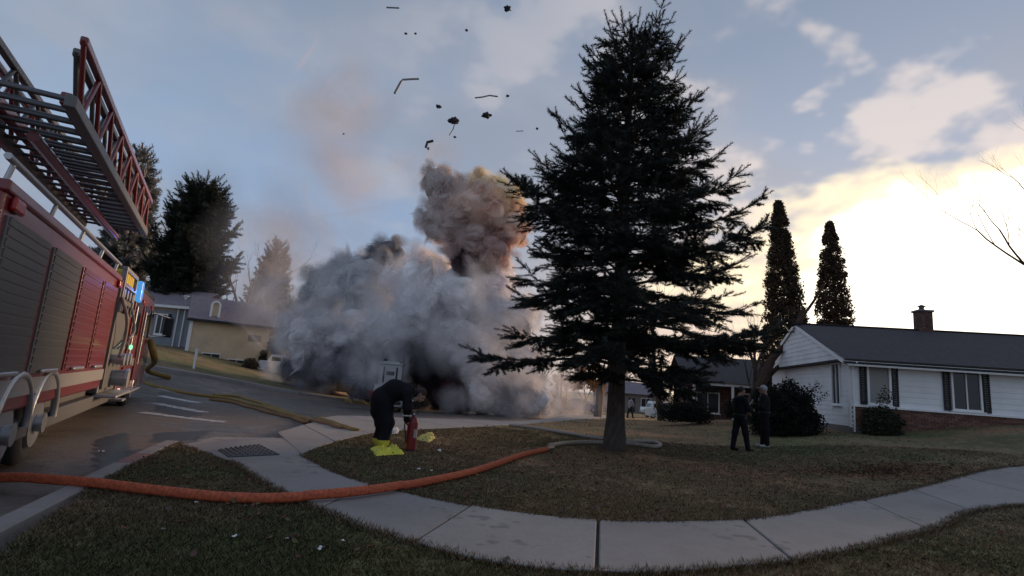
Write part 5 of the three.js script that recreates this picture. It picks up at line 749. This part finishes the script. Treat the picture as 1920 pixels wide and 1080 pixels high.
// ---------------------------------------------------------------- hoses on the ground
{
  const path = (px, r, n, lift = 0) => smooth(px.map(([a, b]) => { const p = G(a, b + (r > 0.052 ? 9 : 3)); return [p.x, p.y + r + lift, p.z]; }), n).map((p) => { const on = inside([p.x, p.z], walkPoly) ? 0.024 : 0, rd = Math.abs(p.x) < 30 ? roadSD(p.x, p.z) : 1; p.y = H(p.x, p.z) + r * 0.95 + on + 0.01 - (rd < -0.1 ? DROP : 0); return p; }).map((p, i, l) => { let s = 0, n = 0; for (let k = -5; k <= 5; k++) { const q = l[clamp(i + k, 0, l.length - 1)]; s += q.y; n++; } return V(p.x, Math.max(s / n, p.y), p.z); });
  const t = thing('fire_hose', 'long orange-red charged hose lying across grass and sidewalk to the spruce', 'fire hose');
  const jacket = tex(256, 1, (u, v) => { const w = 0.75 + 0.25 * Math.sin(u * 6.283 * 24) * Math.sin(v * 6.283 * 24), k = 0.78 + 0.5 * n3(u * 6, v * 6, 2) + 0.2 * n3(u * 25, v * 25, 5); return [w * k, w * k, w * k]; }); jacket.repeat.set(4, 4);
  const redJ = new THREE.MeshStandardMaterial({ map: jacket, color: new THREE.Color().setRGB(0.72, 0.15, 0.06), roughness: 0.75 }), paleJ = new THREE.MeshStandardMaterial({ map: jacket, color: new THREE.Color().setRGB(0.6, 0.52, 0.46), roughness: 0.8 });
  const p0 = G(180, 909), p1 = [[180, 909], [290, 923], [400, 934], [480, 938], [560, 937], [640, 931], [720, 920], [800, 903], [870, 887], [930, 868], [985, 848], [1030, 837]];
  const pts = path(p1, 0.055, 140); pts.unshift(V(p0.x - 1.6, H(p0.x - 1.6, p0.z + 0.1) - 0.06, p0.z - 0.05), V(p0.x - 0.8, H(p0.x, p0.z) + 0.02, p0.z));
  const red = mesh('red_section', limb(pts, pts.map((p, i) => 0.051 * (1 + 0.06 * n3(i * 0.21, 3, 7))), 12), redJ, t);
  const e = pts[pts.length - 1], f = pts[pts.length - 4]; mesh('coupling', limb([f, f.clone().lerp(e, 0.5), e, e.clone().add(e.clone().sub(f))], [0.06, 0.063, 0.063, 0.058], 12), M.steelDark, t);
  mesh('pale_section', limb(path([[1030, 837], [1060, 832], [1110, 830], [1180, 833], [1225, 838], [1238, 834], [1225, 829], [1170, 827], [1120, 822], [1060, 812], [1000, 802], [955, 797]], 0.05, 160), 0.05, 9), paleJ, t);
  const flat = (pts, r) => { const c = pts.map((p, i) => V(p.x + 0.09 * n3(i * 0.13, r * 90, 1), p.y - r * 0.45, p.z + 0.09 * n3(i * 0.13, 4, r * 90))), g = limb(c, r, 10), q = g.attributes.position; for (let i = 0; i < c.length; i++) for (let k = 0; k <= 10; k++) { const o = i * 11 + k; q.setY(o, c[i].y + (q.getY(o) - c[i].y) * 0.55); } g.computeVertexNormals(); return g; };
  const y = thing('fire_hose', 'slack yellow supply hose lying along the wet street beyond the crosswalk', 'fire hose');
  const yj = new THREE.MeshStandardMaterial({ map: jacket, color: new THREE.Color().setRGB(0.36, 0.22, 0.05), roughness: 0.8 }), yo = new THREE.MeshStandardMaterial({ map: jacket, color: new THREE.Color().setRGB(0.3, 0.14, 0.045), roughness: 0.8 });
  mesh('yellow_line', flat(path([[268, 702], [300, 712], [345, 722], [390, 729], [430, 733], [480, 745], [540, 761], [590, 775], [640, 792], [668, 801]], 0.07, 120), 0.12), yj, y);
  mesh('yellow_line', flat(path([[395, 735], [430, 739], [480, 752], [530, 764], [585, 780], [640, 797]], 0.07, 90), 0.115), yo, y);
  mesh('yellow_line', flat(path([[402, 727], [440, 729], [478, 738], [520, 752], [570, 769]], 0.07, 80, 0.05), 0.11), yj, y);
  const h = thing('fire_hose', 'yellow hose hanging from the truck down to the street', 'fire hose'), a = at(283, 640, 17.2), b = G(276, 702), c = G(318, 706);
  mesh('yellow_line', limb(smooth([[a.x, a.y, a.z], [a.x + 0.3, a.y - 0.35, a.z + 0.25], [lerp(a.x, b.x, 0.5) + 0.2, lerp(a.y, b.y, 0.55), lerp(a.z, b.z, 0.5)], [b.x + 0.1, b.y + 0.1, b.z], [c.x, H(c.x, c.z) - DROP + 0.1, c.z]], 50), 0.1, 9), yj, h);
}
// ---------------------------------------------------------------- scraps, leaves and grass on the lawns
{
  rnd = mulberry(55);
  const scrapMat = std([0.6, 0.6, 0.6], 0.8);
  const scrap = (s) => { const g = new THREE.PlaneGeometry(s, s * R(0.45, 0.8), 4, 3), p = g.attributes.position; for (let i = 0; i < p.count; i++) p.setXYZ(i, p.getX(i) * R(0.8, 1.1), p.getY(i) * R(0.7, 1.15), R(-0.18, 0.22) * s); g.rotateX(-Math.PI / 2); g.computeVertexNormals(); return g; };
  const S = [[822, 849, 0.17, 'curled white scrap on the grass right of the extinguisher'], [786, 883, 0.08, 'small white scrap in the grass just above the red hose'], [808, 885, 0.06, 'tiny pale scrap beside the red hose'], [600, 1034, 0.07, 'white scrap on the near grass strip left of the sidewalk'], [440, 1011, 0.055, 'pale scrap on the near grass below the red hose'], [306, 996, 0.03, 'tiny white scrap lowest left on the near grass'], [538, 1014, 0.035, 'tiny scrap on the near grass in the middle'], [642, 1018, 0.03, 'tiny scrap nearest the sidewalk edge on the near grass'], [192, 834, 0.09, 'white scrap on the street beside the curb'], [368, 946, 0.05, 'pale scrap just below the red hose on grass']];
  for (const [x, y, s, l] of S) { const p = G(x, y), q = roadSD(p.x, p.z) < -0.1 ? DROP : 0, o = tag(mesh('paper_scrap', scrap(s), scrapMat), l, 'scrap', 'white scraps scattered by the blast'); o.position.set(p.x, p.y + s * 0.22 + 0.012 - q, p.z); o.rotation.y = R(0, 6); }
  // fallen leaves
  const leaf = (() => { const g = new THREE.PlaneGeometry(0.09, 0.06, 3, 2), p = g.attributes.position; for (let i = 0; i < p.count; i++) { const x = p.getX(i) / 0.045, y = p.getY(i) / 0.03; p.setXYZ(i, p.getX(i), p.getY(i) * (1 - 0.75 * x * x), 0.012 * x * x + 0.014 * y * y); } g.rotateX(-Math.PI / 2); g.computeVertexNormals(); return g; })();
  const L = [], lawn = (x, z) => inside([x, z], lawnPoly) || inside([x, z], parkPoly);
  const drop = (x, z) => { if (!lawn(x, z)) return; const m = new THREE.Matrix4().compose(V(x, H(x, z) + R(0.015, 0.045), z), new THREE.Quaternion().setFromEuler(new THREE.Euler(R(-0.6, 0.6), R(0, 6.28), R(-0.6, 0.6))), V(1, 1, 1).multiplyScalar(R(0.35, 0.8))); L.push(m); };
  const pc = G(1640, 885); for (let i = 0; i < 900; i++) drop(pc.x + R(-1, 1) * R(0, 1) * 2.6 + 0.2, pc.z + R(-1, 1) * R(0, 1) * 1.3);
  for (let i = 0; i < 1500; i++) drop(R(-3, 12), R(-18, -5)); for (let i = 0; i < 260; i++) drop(R(-6, 2), R(-9, -2.5)); for (let i = 0; i < 1400; i++) drop(R(-1, 16), R(-36, -17));
  const cl = new THREE.Color(), rc = mulberry(66);
  tag(instances('fallen_leaves', leaf, std([0.13, 0.085, 0.055], 0.95, { side: THREE.DoubleSide }), L, null, () => cl.setRGB(0.5 + rc() * 0.9, 0.5 + rc() * 0.7, 0.5 + rc() * 0.6)), 'brown fallen leaves strewn over the lawns', 'leaves', null, 'stuff');
  // short grass near the viewer
  const blade = (seed) => { const r = mulberry(seed), pos = [], nor = []; for (let i = 0; i < 9; i++) { const a = r() * 6.28, x = (r() - 0.5) * 0.09, z = (r() - 0.5) * 0.09, h = 0.02 + 0.022 * r(), w = 0.0035, lx = (r() - 0.5) * 0.05, lz = (r() - 0.5) * 0.05; pos.push(x - w * Math.cos(a), 0, z - w * Math.sin(a), x + w * Math.cos(a), 0, z + w * Math.sin(a), x + lx, h, z + lz); for (let k = 0; k < 3; k++) nor.push(lx * 4, 1, lz * 4); } const g = new THREE.BufferGeometry(); g.setAttribute('position', new THREE.Float32BufferAttribute(pos, 3)); g.setAttribute('normal', new THREE.Float32BufferAttribute(nor, 3)); return g; };
  const Gm = [[], []], tc = [[], []];
  for (let i = 0; i < 150000; i++) {
    const d = 2.6 + 16 * Math.pow(rnd(), 1.5), a = R(-0.85, 0.8), x = Math.sin(a) * d, z = -Math.cos(a) * d;
    const sp = [x, z]; if (!(inside(sp, lawnPoly) || inside(sp, parkPoly)) || inside(sp, walkPoly) || (x < 0 && inside(sp, rampPoly)) || roadSD(x, z) < 0.02) continue;
    const k = i & 1, bare = ss(0.0, 0.35, fbm(x * 0.5, 5, z * 0.5, 4)), under = Math.exp(-(((x - spruceAt[0]) ** 2 + (z - spruceAt[1] - 2.6) ** 2) / 16)); if (rnd() < 0.55 * bare + 0.5 * under) continue;
    const s = R(0.7, 1.35) * (0.75 + 0.012 * d); Gm[k].push(new THREE.Matrix4().compose(V(x, H(x, z) - 0.004, z), new THREE.Quaternion().setFromAxisAngle(V(0, 1, 0), R(0, 6.28)), V(s * 1.3, s, s * 1.3)));
    const green = ss(-0.05, 0.3, fbm(x * 0.3 + 7, 2, z * 0.3 - 3, 4) + 0.12 * fbm(x * 1.7, 1, z * 1.7, 3)) * (1 - 0.7 * under); tc[k].push(mix3(mix3([0.2, 0.15, 0.075], [0.40, 0.25, 0.145], clamp(bare * 0.6 + under * 0.5 + R(-0.3, 0.5))), [0.105, 0.125, 0.05], green * R(0.5, 1)));
  }
  for (const [edge, side] of [[innerEdge, 1], [outerEdge, -1]]) for (let i = 0; i < 2600; i++) { // ragged grass along the sidewalk edges
    const q = edgeAt(edge, rnd()), q2 = edgeAt(edge, 0.5), x = q[0] + R(-0.035, 0.035), z = q[1] + R(-0.035, 0.035); if (roadSD(x, z) < 0.02) continue;
    const k = i & 1, s = R(0.9, 1.7); Gm[k].push(new THREE.Matrix4().compose(V(x, H(x, z) + 0.002, z), new THREE.Quaternion().setFromAxisAngle(V(0, 1, 0), R(0, 6.28)), V(s, s, s))); tc[k].push(mix3([0.13, 0.105, 0.05], [0.34, 0.22, 0.13], rnd()));
  }
  const gm = leafMat(1, 1, 1, 0.2), c = new THREE.Color();
  [0, 1].forEach((k) => tag(instances('grass', blade(70 + k), gm, Gm[k], null, (i) => c.setRGB(...tc[k][i])), k ? 'short dull grass blades on the lawns, second mix' : 'short dull olive grass blades covering the lawns', 'grass', null, 'stuff'));
}
// ---------------------------------------------------------------- wreckage thrown into the air
{
  rnd = mulberry(77);
  const dm = std([0.045, 0.047, 0.055], 0.85), gm = std([0.16, 0.18, 0.2], 0.6);
  const chunk = (s, seed) => { const g = mergeVertices(new THREE.IcosahedronGeometry(s, 2).deleteAttribute('normal').deleteAttribute('uv')), p = g.attributes.position; for (let i = 0; i < p.count; i++) { const v = V().fromBufferAttribute(p, i), k = 0.6 + 0.75 * Math.abs(n3(v.x / s * 1.4 + seed, v.y / s * 1.4, v.z / s * 1.4)) * 1.4; p.setXYZ(i, v.x * k * 1.15, v.y * k * 0.8, v.z * k); } const f = g.toNonIndexed(); f.computeVertexNormals(); return f; };
  const strip_ = (px, d, w, th) => { const l = px.map(([x, y], i) => at(x, y, d + i * 0.25)), c = l[0].clone(), q = []; for (let i = 0; i < l.length - 1; i++) { const a = l[i].clone().sub(c), b = l[i + 1].clone().sub(c), dd = b.clone().sub(a), g = rbox(w, dd.length() * 1.04, th, Math.min(w, th) * 0.3); g.applyQuaternion(new THREE.Quaternion().setFromUnitVectors(V(0, 1, 0), dd.clone().normalize())); q.push(g.translate(...a.add(b).multiplyScalar(0.5).toArray())); } return [q, c]; };
  const put = (q, c, m, l) => { const o = tag(mesh('flying_debris', Array.isArray(q) ? merge(q) : q, m), l, 'debris', 'wreckage flying above the smoke'); o.position.copy(c); return o; };
  { const [q, c] = strip_([[740, 175], [752, 153], [756, 150]], 24, 0.11, 0.07), [q2, c2] = strip_([[755, 149.5], [770, 148.5], [785, 148]], 24.4, 0.10, 0.07); put([...q, ...q2.map((g) => g.translate(...c2.clone().sub(c).toArray()))], c, gm, 'bent grey gutter-like strip with a sharp elbow, highest of the long pieces'); }
  { const [q, c] = strip_([[891, 183.5], [905, 182], [918, 179], [933, 181]], 25, 0.08, 0.05); put(q, c, gm, 'nearly level thin bowed strip right of the elbow piece'); }
  { const [q, c] = strip_([[843, 253], [849, 244], [852, 234]], 24, 0.05, 0.04); put(q, c, gm, 'thin curved tail hanging below a dark chunk'); }
  put(chunk(0.24, 1), at(852, 226, 24), dm, 'dark upright chunk above the thin curved tail');
  put([rbox(0.3, 0.09, 0.14, 0.03, 0.06, 0.1, 0, 0, 0, 0.35), rbox(0.1, 0.34, 0.12, 0.03, -0.09, -0.06, 0, 0, 0, -0.2), rbox(0.09, 0.1, 0.1, 0.02, 0.0, -0.25, 0)], at(804, 269, 24), dm, 'hook shaped dark fragment, lowest of the flying pieces');
  for (const [x, y, s, l] of [[911, 216, 0.2, 'solid black chunk below the level thin strip'], [822, 200, 0.11, 'small black chunk between elbow piece and hook fragment'], [951, 16, 0.19, 'black chunk near the top edge left of the spruce tip'], [952, 180, 0.08, 'little dark bit at the right end of the level strip'], [875, 57, 0.07, 'little faint bit below the topmost black chunk'], [779, 63, 0.07, 'right one of two close small bits high above the elbow piece'], [761, 63, 0.08, 'left one of two close small bits high above the elbow piece'], [1007, 241, 0.07, 'small bit nearest the spruce'], [951, 331, 0.06, 'small bit just above the brown smoke ball'], [853, 257, 0.06, 'small bit beside the curved tail'], [644, 251, 0.05, 'isolated tiny bit left of all other debris']]) put(chunk(s, x * 0.37), at(x, y, 24 + R(-2, 3)), dm, l);
  { const [q, c] = strip_([[725, 14], [748, 15]], 26, 0.09, 0.05); put(q, c, gm, 'faint flat strip close to the top edge'); }
  { const [q, c] = strip_([[968, 246], [981, 245.5]], 26, 0.04, 0.03); put(q, c, gm, 'faint thin splinter left of the spruce crown'); }
}
// ---------------------------------------------------------------- smoke: dense billowing cores wrapped in thousands of soft translucent wisps
{
  const wispTex = [0, 1, 2].map((k) => { const f = tileFbm(500 + k * 9, 4, 4); return tex(128, 1, (u, v) => { const x = u * 2 - 1, y = v * 2 - 1, r2 = x * x + y * y, a = r2 < 1 ? 0.72 * Math.pow(1 - r2, 1.5) * clamp(0.35 + 1.3 * f(u, v)) : 0; return [a, a, a]; }, false); });
  const wispMat = wispTex.map((t) => new THREE.MeshPhysicalMaterial({ color: 0xffffff, roughness: 1, transmission: 0.34, thickness: 0, specularIntensity: 0, alphaMap: t, transparent: true, depthWrite: false, side: THREE.DoubleSide }));
  const quad = new THREE.PlaneGeometry(2, 2);
  const smokeMat = new THREE.MeshPhysicalMaterial({ vertexColors: true, roughness: 1, specularIntensity: 0 });
  const lobeGeo = (c, r, col, seed, det) => {
    const g = mergeVertices(new THREE.IcosahedronGeometry(1, det).deleteAttribute('normal').deleteAttribute('uv')), p = g.attributes.position, C = [];
    for (let i = 0; i < p.count; i++) {
      const v = V().fromBufferAttribute(p, i), q = v.clone().multiplyScalar(r).add(c), f = 1.25 / Math.sqrt(r);
      let s = 0.76 + 0.30 * Math.abs(n3(q.x * f * 0.55 + seed, q.y * f * 0.55, q.z * f * 0.55)) * 1.6 + 0.14 * Math.abs(n3(q.x * f * 1.5, q.y * f * 1.5 + seed, q.z * f * 1.5)) + 0.04 * Math.abs(n3(q.x * f * 3.6, q.y * f * 3.6, q.z * f * 3.6)) + 0.012 * n3(q.x * f * 8, q.y * f * 8, q.z * f * 8);
      const w = V(v.x, v.y, v.z).multiplyScalar(s * r).add(c); p.setXYZ(i, w.x, w.y, w.z);
      const t = 0.82 + 0.5 * n3(q.x * f * 0.8 + 4, q.y * f * 0.8, q.z * f * 0.8 + seed); C.push(col[0] * t, col[1] * t, col[2] * t);
    }
    g.setAttribute('color', new THREE.Float32BufferAttribute(C, 3)); g.computeVertexNormals();
    return g;
  };
  const build = (name, label, lobes, seed) => {
    rnd = mulberry(seed);
    const t = thing(name, label, 'smoke'); t.userData.kind = 'stuff';
    const cores = [], W = [[], [], []], K = [[], [], []], e = new THREE.Euler(), qn = new THREE.Quaternion();
    lobes.forEach(([px, py, d, rp, col, o = {}], li) => {
      const c = at(px, py, d), r = (rp / FPX) * d;
      if (!o.thin) cores.push(lobeGeo(c, r * 0.78, col, seed + li * 3.7, rp > 45 ? 26 : 18));
      const wisp = (p, s, col_, sp) => {
        if (p.y < H(p.x, p.z) + 0.1) p.y = H(p.x, p.z) + R(0.1, 0.6);
        let nz; do { nz = V(R(-1, 1), R(-1, 1), R(-1, 1)); } while (nz.length() > 1 || nz.length() < 0.1); nz.normalize(); if (Math.abs(nz.z) < 0.3) nz.set(nz.x, nz.y, nz.z < 0 ? -0.5 : 0.5).normalize();
        qn.setFromUnitVectors(V(0, 0, 1), nz).multiply(new THREE.Quaternion().setFromAxisAngle(V(0, 0, 1), R(0, 6.28)));
        const k = Math.floor(R(0, 3)), t_ = R(1 - sp, 1 + sp); W[k].push(new THREE.Matrix4().compose(p, qn, V(s, s, s))); K[k].push([col_[0] * t_, col_[1] * t_, col_[2] * t_]);
      };
      const ball = () => { let v; do { v = V(R(-1, 1), R(-1, 1), R(-1, 1)); } while (v.length() > 1); return v; };
      if (o.thin) for (let i = 0; i < (o.n ?? 30); i++) wisp(c.clone().addScaledVector(ball(), r), r * R(0.4, 0.8) * (o.big ?? 1), col, 0.06);
      else {
        for (let i = 0; i < 30; i++) wisp(c.clone().addScaledVector(ball().normalize(), r * R(0.66, 0.98)), r * R(0.34, 0.56), col, 0.05);
        for (let j = 0; j < (o.puffs ?? 11); j++) { const d0 = ball().normalize(), rs = r * R(0.28, 0.5), q = c.clone().addScaledVector(d0, r * R(0.76, 0.96)), t0 = R(0.93, 1.07), cs = col.map((x) => x * t0); for (let i = 0; i < 11; i++) wisp(q.clone().addScaledVector(ball().normalize(), rs * R(0.3, 0.85)), rs * R(0.5, 0.9), cs, 0.03); }
      }
    });
    if (cores.length) mesh('billows', mergeGeometries(cores.map((g) => g)), smokeMat, t);
    const c = new THREE.Color();
    W.forEach((l, k) => l.length && instances('wisps', quad, o_mat(wispMat[k], lobes), l, t, (i) => c.setRGB(...K[k][i])));
  };
  const thinMat = wispMat.map((m) => { const q = m.clone(); q.opacity = 0.3; return q; });
  const faintMat = wispMat.map((m) => { const q = m.clone(); q.opacity = 0.2; return q; });
  const o_mat = (m, lobes) => (lobes[0][5]?.faint ? faintMat : lobes[0][5]?.thin ? thinMat : wispMat)[wispMat.indexOf(m)];
  const LG = [0.94, 0.90, 0.91], PK = [0.96, 0.90, 0.93], MG = [0.82, 0.79, 0.81], BG = [0.62, 0.62, 0.64], DG = [0.27, 0.265, 0.29], VD = [0.15, 0.145, 0.17], BK = [0.03, 0.022, 0.028], MR = [0.06, 0.026, 0.032];
  build('grey_smoke', 'huge billowing grey smoke cloud rising from the ground beyond the street', [
    [630, 575, 35, 66, BG], [690, 545, 36, 86, BG], [728, 484, 36.5, 42, DG], [585, 640, 34, 62, MG], [655, 640, 34, 74, MG], [612, 545, 36.5, 46, BG], [668, 508, 37, 44, BG],
    [790, 535, 32, 62, LG], [850, 560, 31, 72, LG], [922, 535, 31.5, 50, PK], [948, 600, 31, 66, MG], [765, 625, 31.5, 78, MG], [870, 655, 30.5, 80, MG], [955, 690, 31, 66, MG], [1000, 750, 31, 42, MG], [700, 690, 31.5, 56, DG], [812, 600, 31, 62, LG], [900, 740, 30, 50, MG], [950, 765, 30, 36, DG], [770, 745, 31, 40, DG],
  ], 11);
  build('black_smoke', 'black and deep red smoke pouring out at ground level', [[822, 705, 29, 42, BK], [842, 740, 28.8, 40, MR], [855, 762, 28.6, 24, MR], [812, 675, 29.6, 34, VD], [755, 672, 30, 36, VD, { n: 40 }]], 23);
  build('low_dark_smoke', 'low dark smoke bank over the lawn left of the firefighter', [[620, 690, 32.5, 44, VD], [660, 680, 32, 34, VD], [572, 690, 34, 38, DG], [690, 728, 31, 34, DG]], 31);
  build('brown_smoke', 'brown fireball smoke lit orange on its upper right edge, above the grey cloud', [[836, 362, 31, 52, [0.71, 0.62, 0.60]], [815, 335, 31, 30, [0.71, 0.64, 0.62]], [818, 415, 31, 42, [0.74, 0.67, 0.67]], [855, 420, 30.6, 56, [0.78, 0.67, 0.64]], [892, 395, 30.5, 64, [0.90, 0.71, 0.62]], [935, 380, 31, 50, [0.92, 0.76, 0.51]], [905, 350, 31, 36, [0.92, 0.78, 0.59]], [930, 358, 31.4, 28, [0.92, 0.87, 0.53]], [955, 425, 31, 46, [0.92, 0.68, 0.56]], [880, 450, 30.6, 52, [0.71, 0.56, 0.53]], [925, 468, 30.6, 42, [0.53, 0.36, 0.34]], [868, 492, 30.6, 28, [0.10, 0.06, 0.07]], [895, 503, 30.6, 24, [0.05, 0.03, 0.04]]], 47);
  build('thin_smoke', 'thin smoke veil drifting over the beige house and grey spruce', [[505, 590, 42, 70, [0.66, 0.68, 0.76], { thin: true, n: 18 }], [545, 560, 40, 70, MG, { thin: true, n: 20 }], [545, 690, 35, 50, MG, { thin: true, n: 26 }], [600, 735, 31, 40, DG, { thin: true, n: 18 }]], 53);
  build('thin_smoke', 'thin smoke drifting under the spruce boughs towards the parked cars', [[1010, 765, 33, 50, LG, { thin: true, n: 34 }], [1055, 740, 40, 55, LG, { thin: true, n: 30 }], [960, 770, 29, 45, MG, { thin: true, n: 26 }], [1100, 760, 45, 40, LG, { thin: true, n: 16 }], [735, 705, 25.3, 42, MG, { thin: true, n: 16 }]], 59);
  const VG = [0.92, 0.89, 0.90];
  build('thin_smoke', 'soft grey smoke veil hanging just in front of the dense cloud', [[640, 600, 28.6, 88, MG, { thin: true, n: 20 }], [552, 600, 31, 62, MG, { thin: true, n: 14 }], [565, 540, 33, 56, MG, { thin: true, n: 10 }], [760, 570, 28, 92, VG, { thin: true, n: 20 }], [885, 600, 27.5, 92, VG, { thin: true, n: 24 }], [700, 690, 27.6, 66, MG, { thin: true, n: 18 }], [930, 705, 27, 66, VG, { thin: true, n: 20 }], [790, 690, 27.8, 50, DG, { thin: true, n: 10 }], [870, 760, 27.2, 44, MG, { thin: true, n: 10 }]], 67);
  build('thin_smoke', 'faint pinkish smoke haze drifting high above the cloud to the upper left', [[570, 430, 42, 100, [0.8, 0.72, 0.73], { thin: true, faint: true, n: 16, big: 1.2 }], [610, 330, 42, 105, [0.8, 0.72, 0.73], { thin: true, n: 16, big: 1.2 }], [650, 230, 43, 105, [0.82, 0.75, 0.76], { thin: true, n: 13, big: 1.2 }], [480, 470, 44, 95, [0.84, 0.81, 0.84], { thin: true, n: 12, big: 1.2 }], [350, 430, 70, 110, [0.86, 0.84, 0.87], { thin: true, n: 12, big: 1.2 }], [620, 120, 44, 100, [0.82, 0.76, 0.77], { thin: true, n: 8, big: 1.2 }], [800, 300, 34, 60, [0.82, 0.75, 0.75], { thin: true, n: 8, big: 1.2 }]], 71);
}
renderer.render(scene, camera);
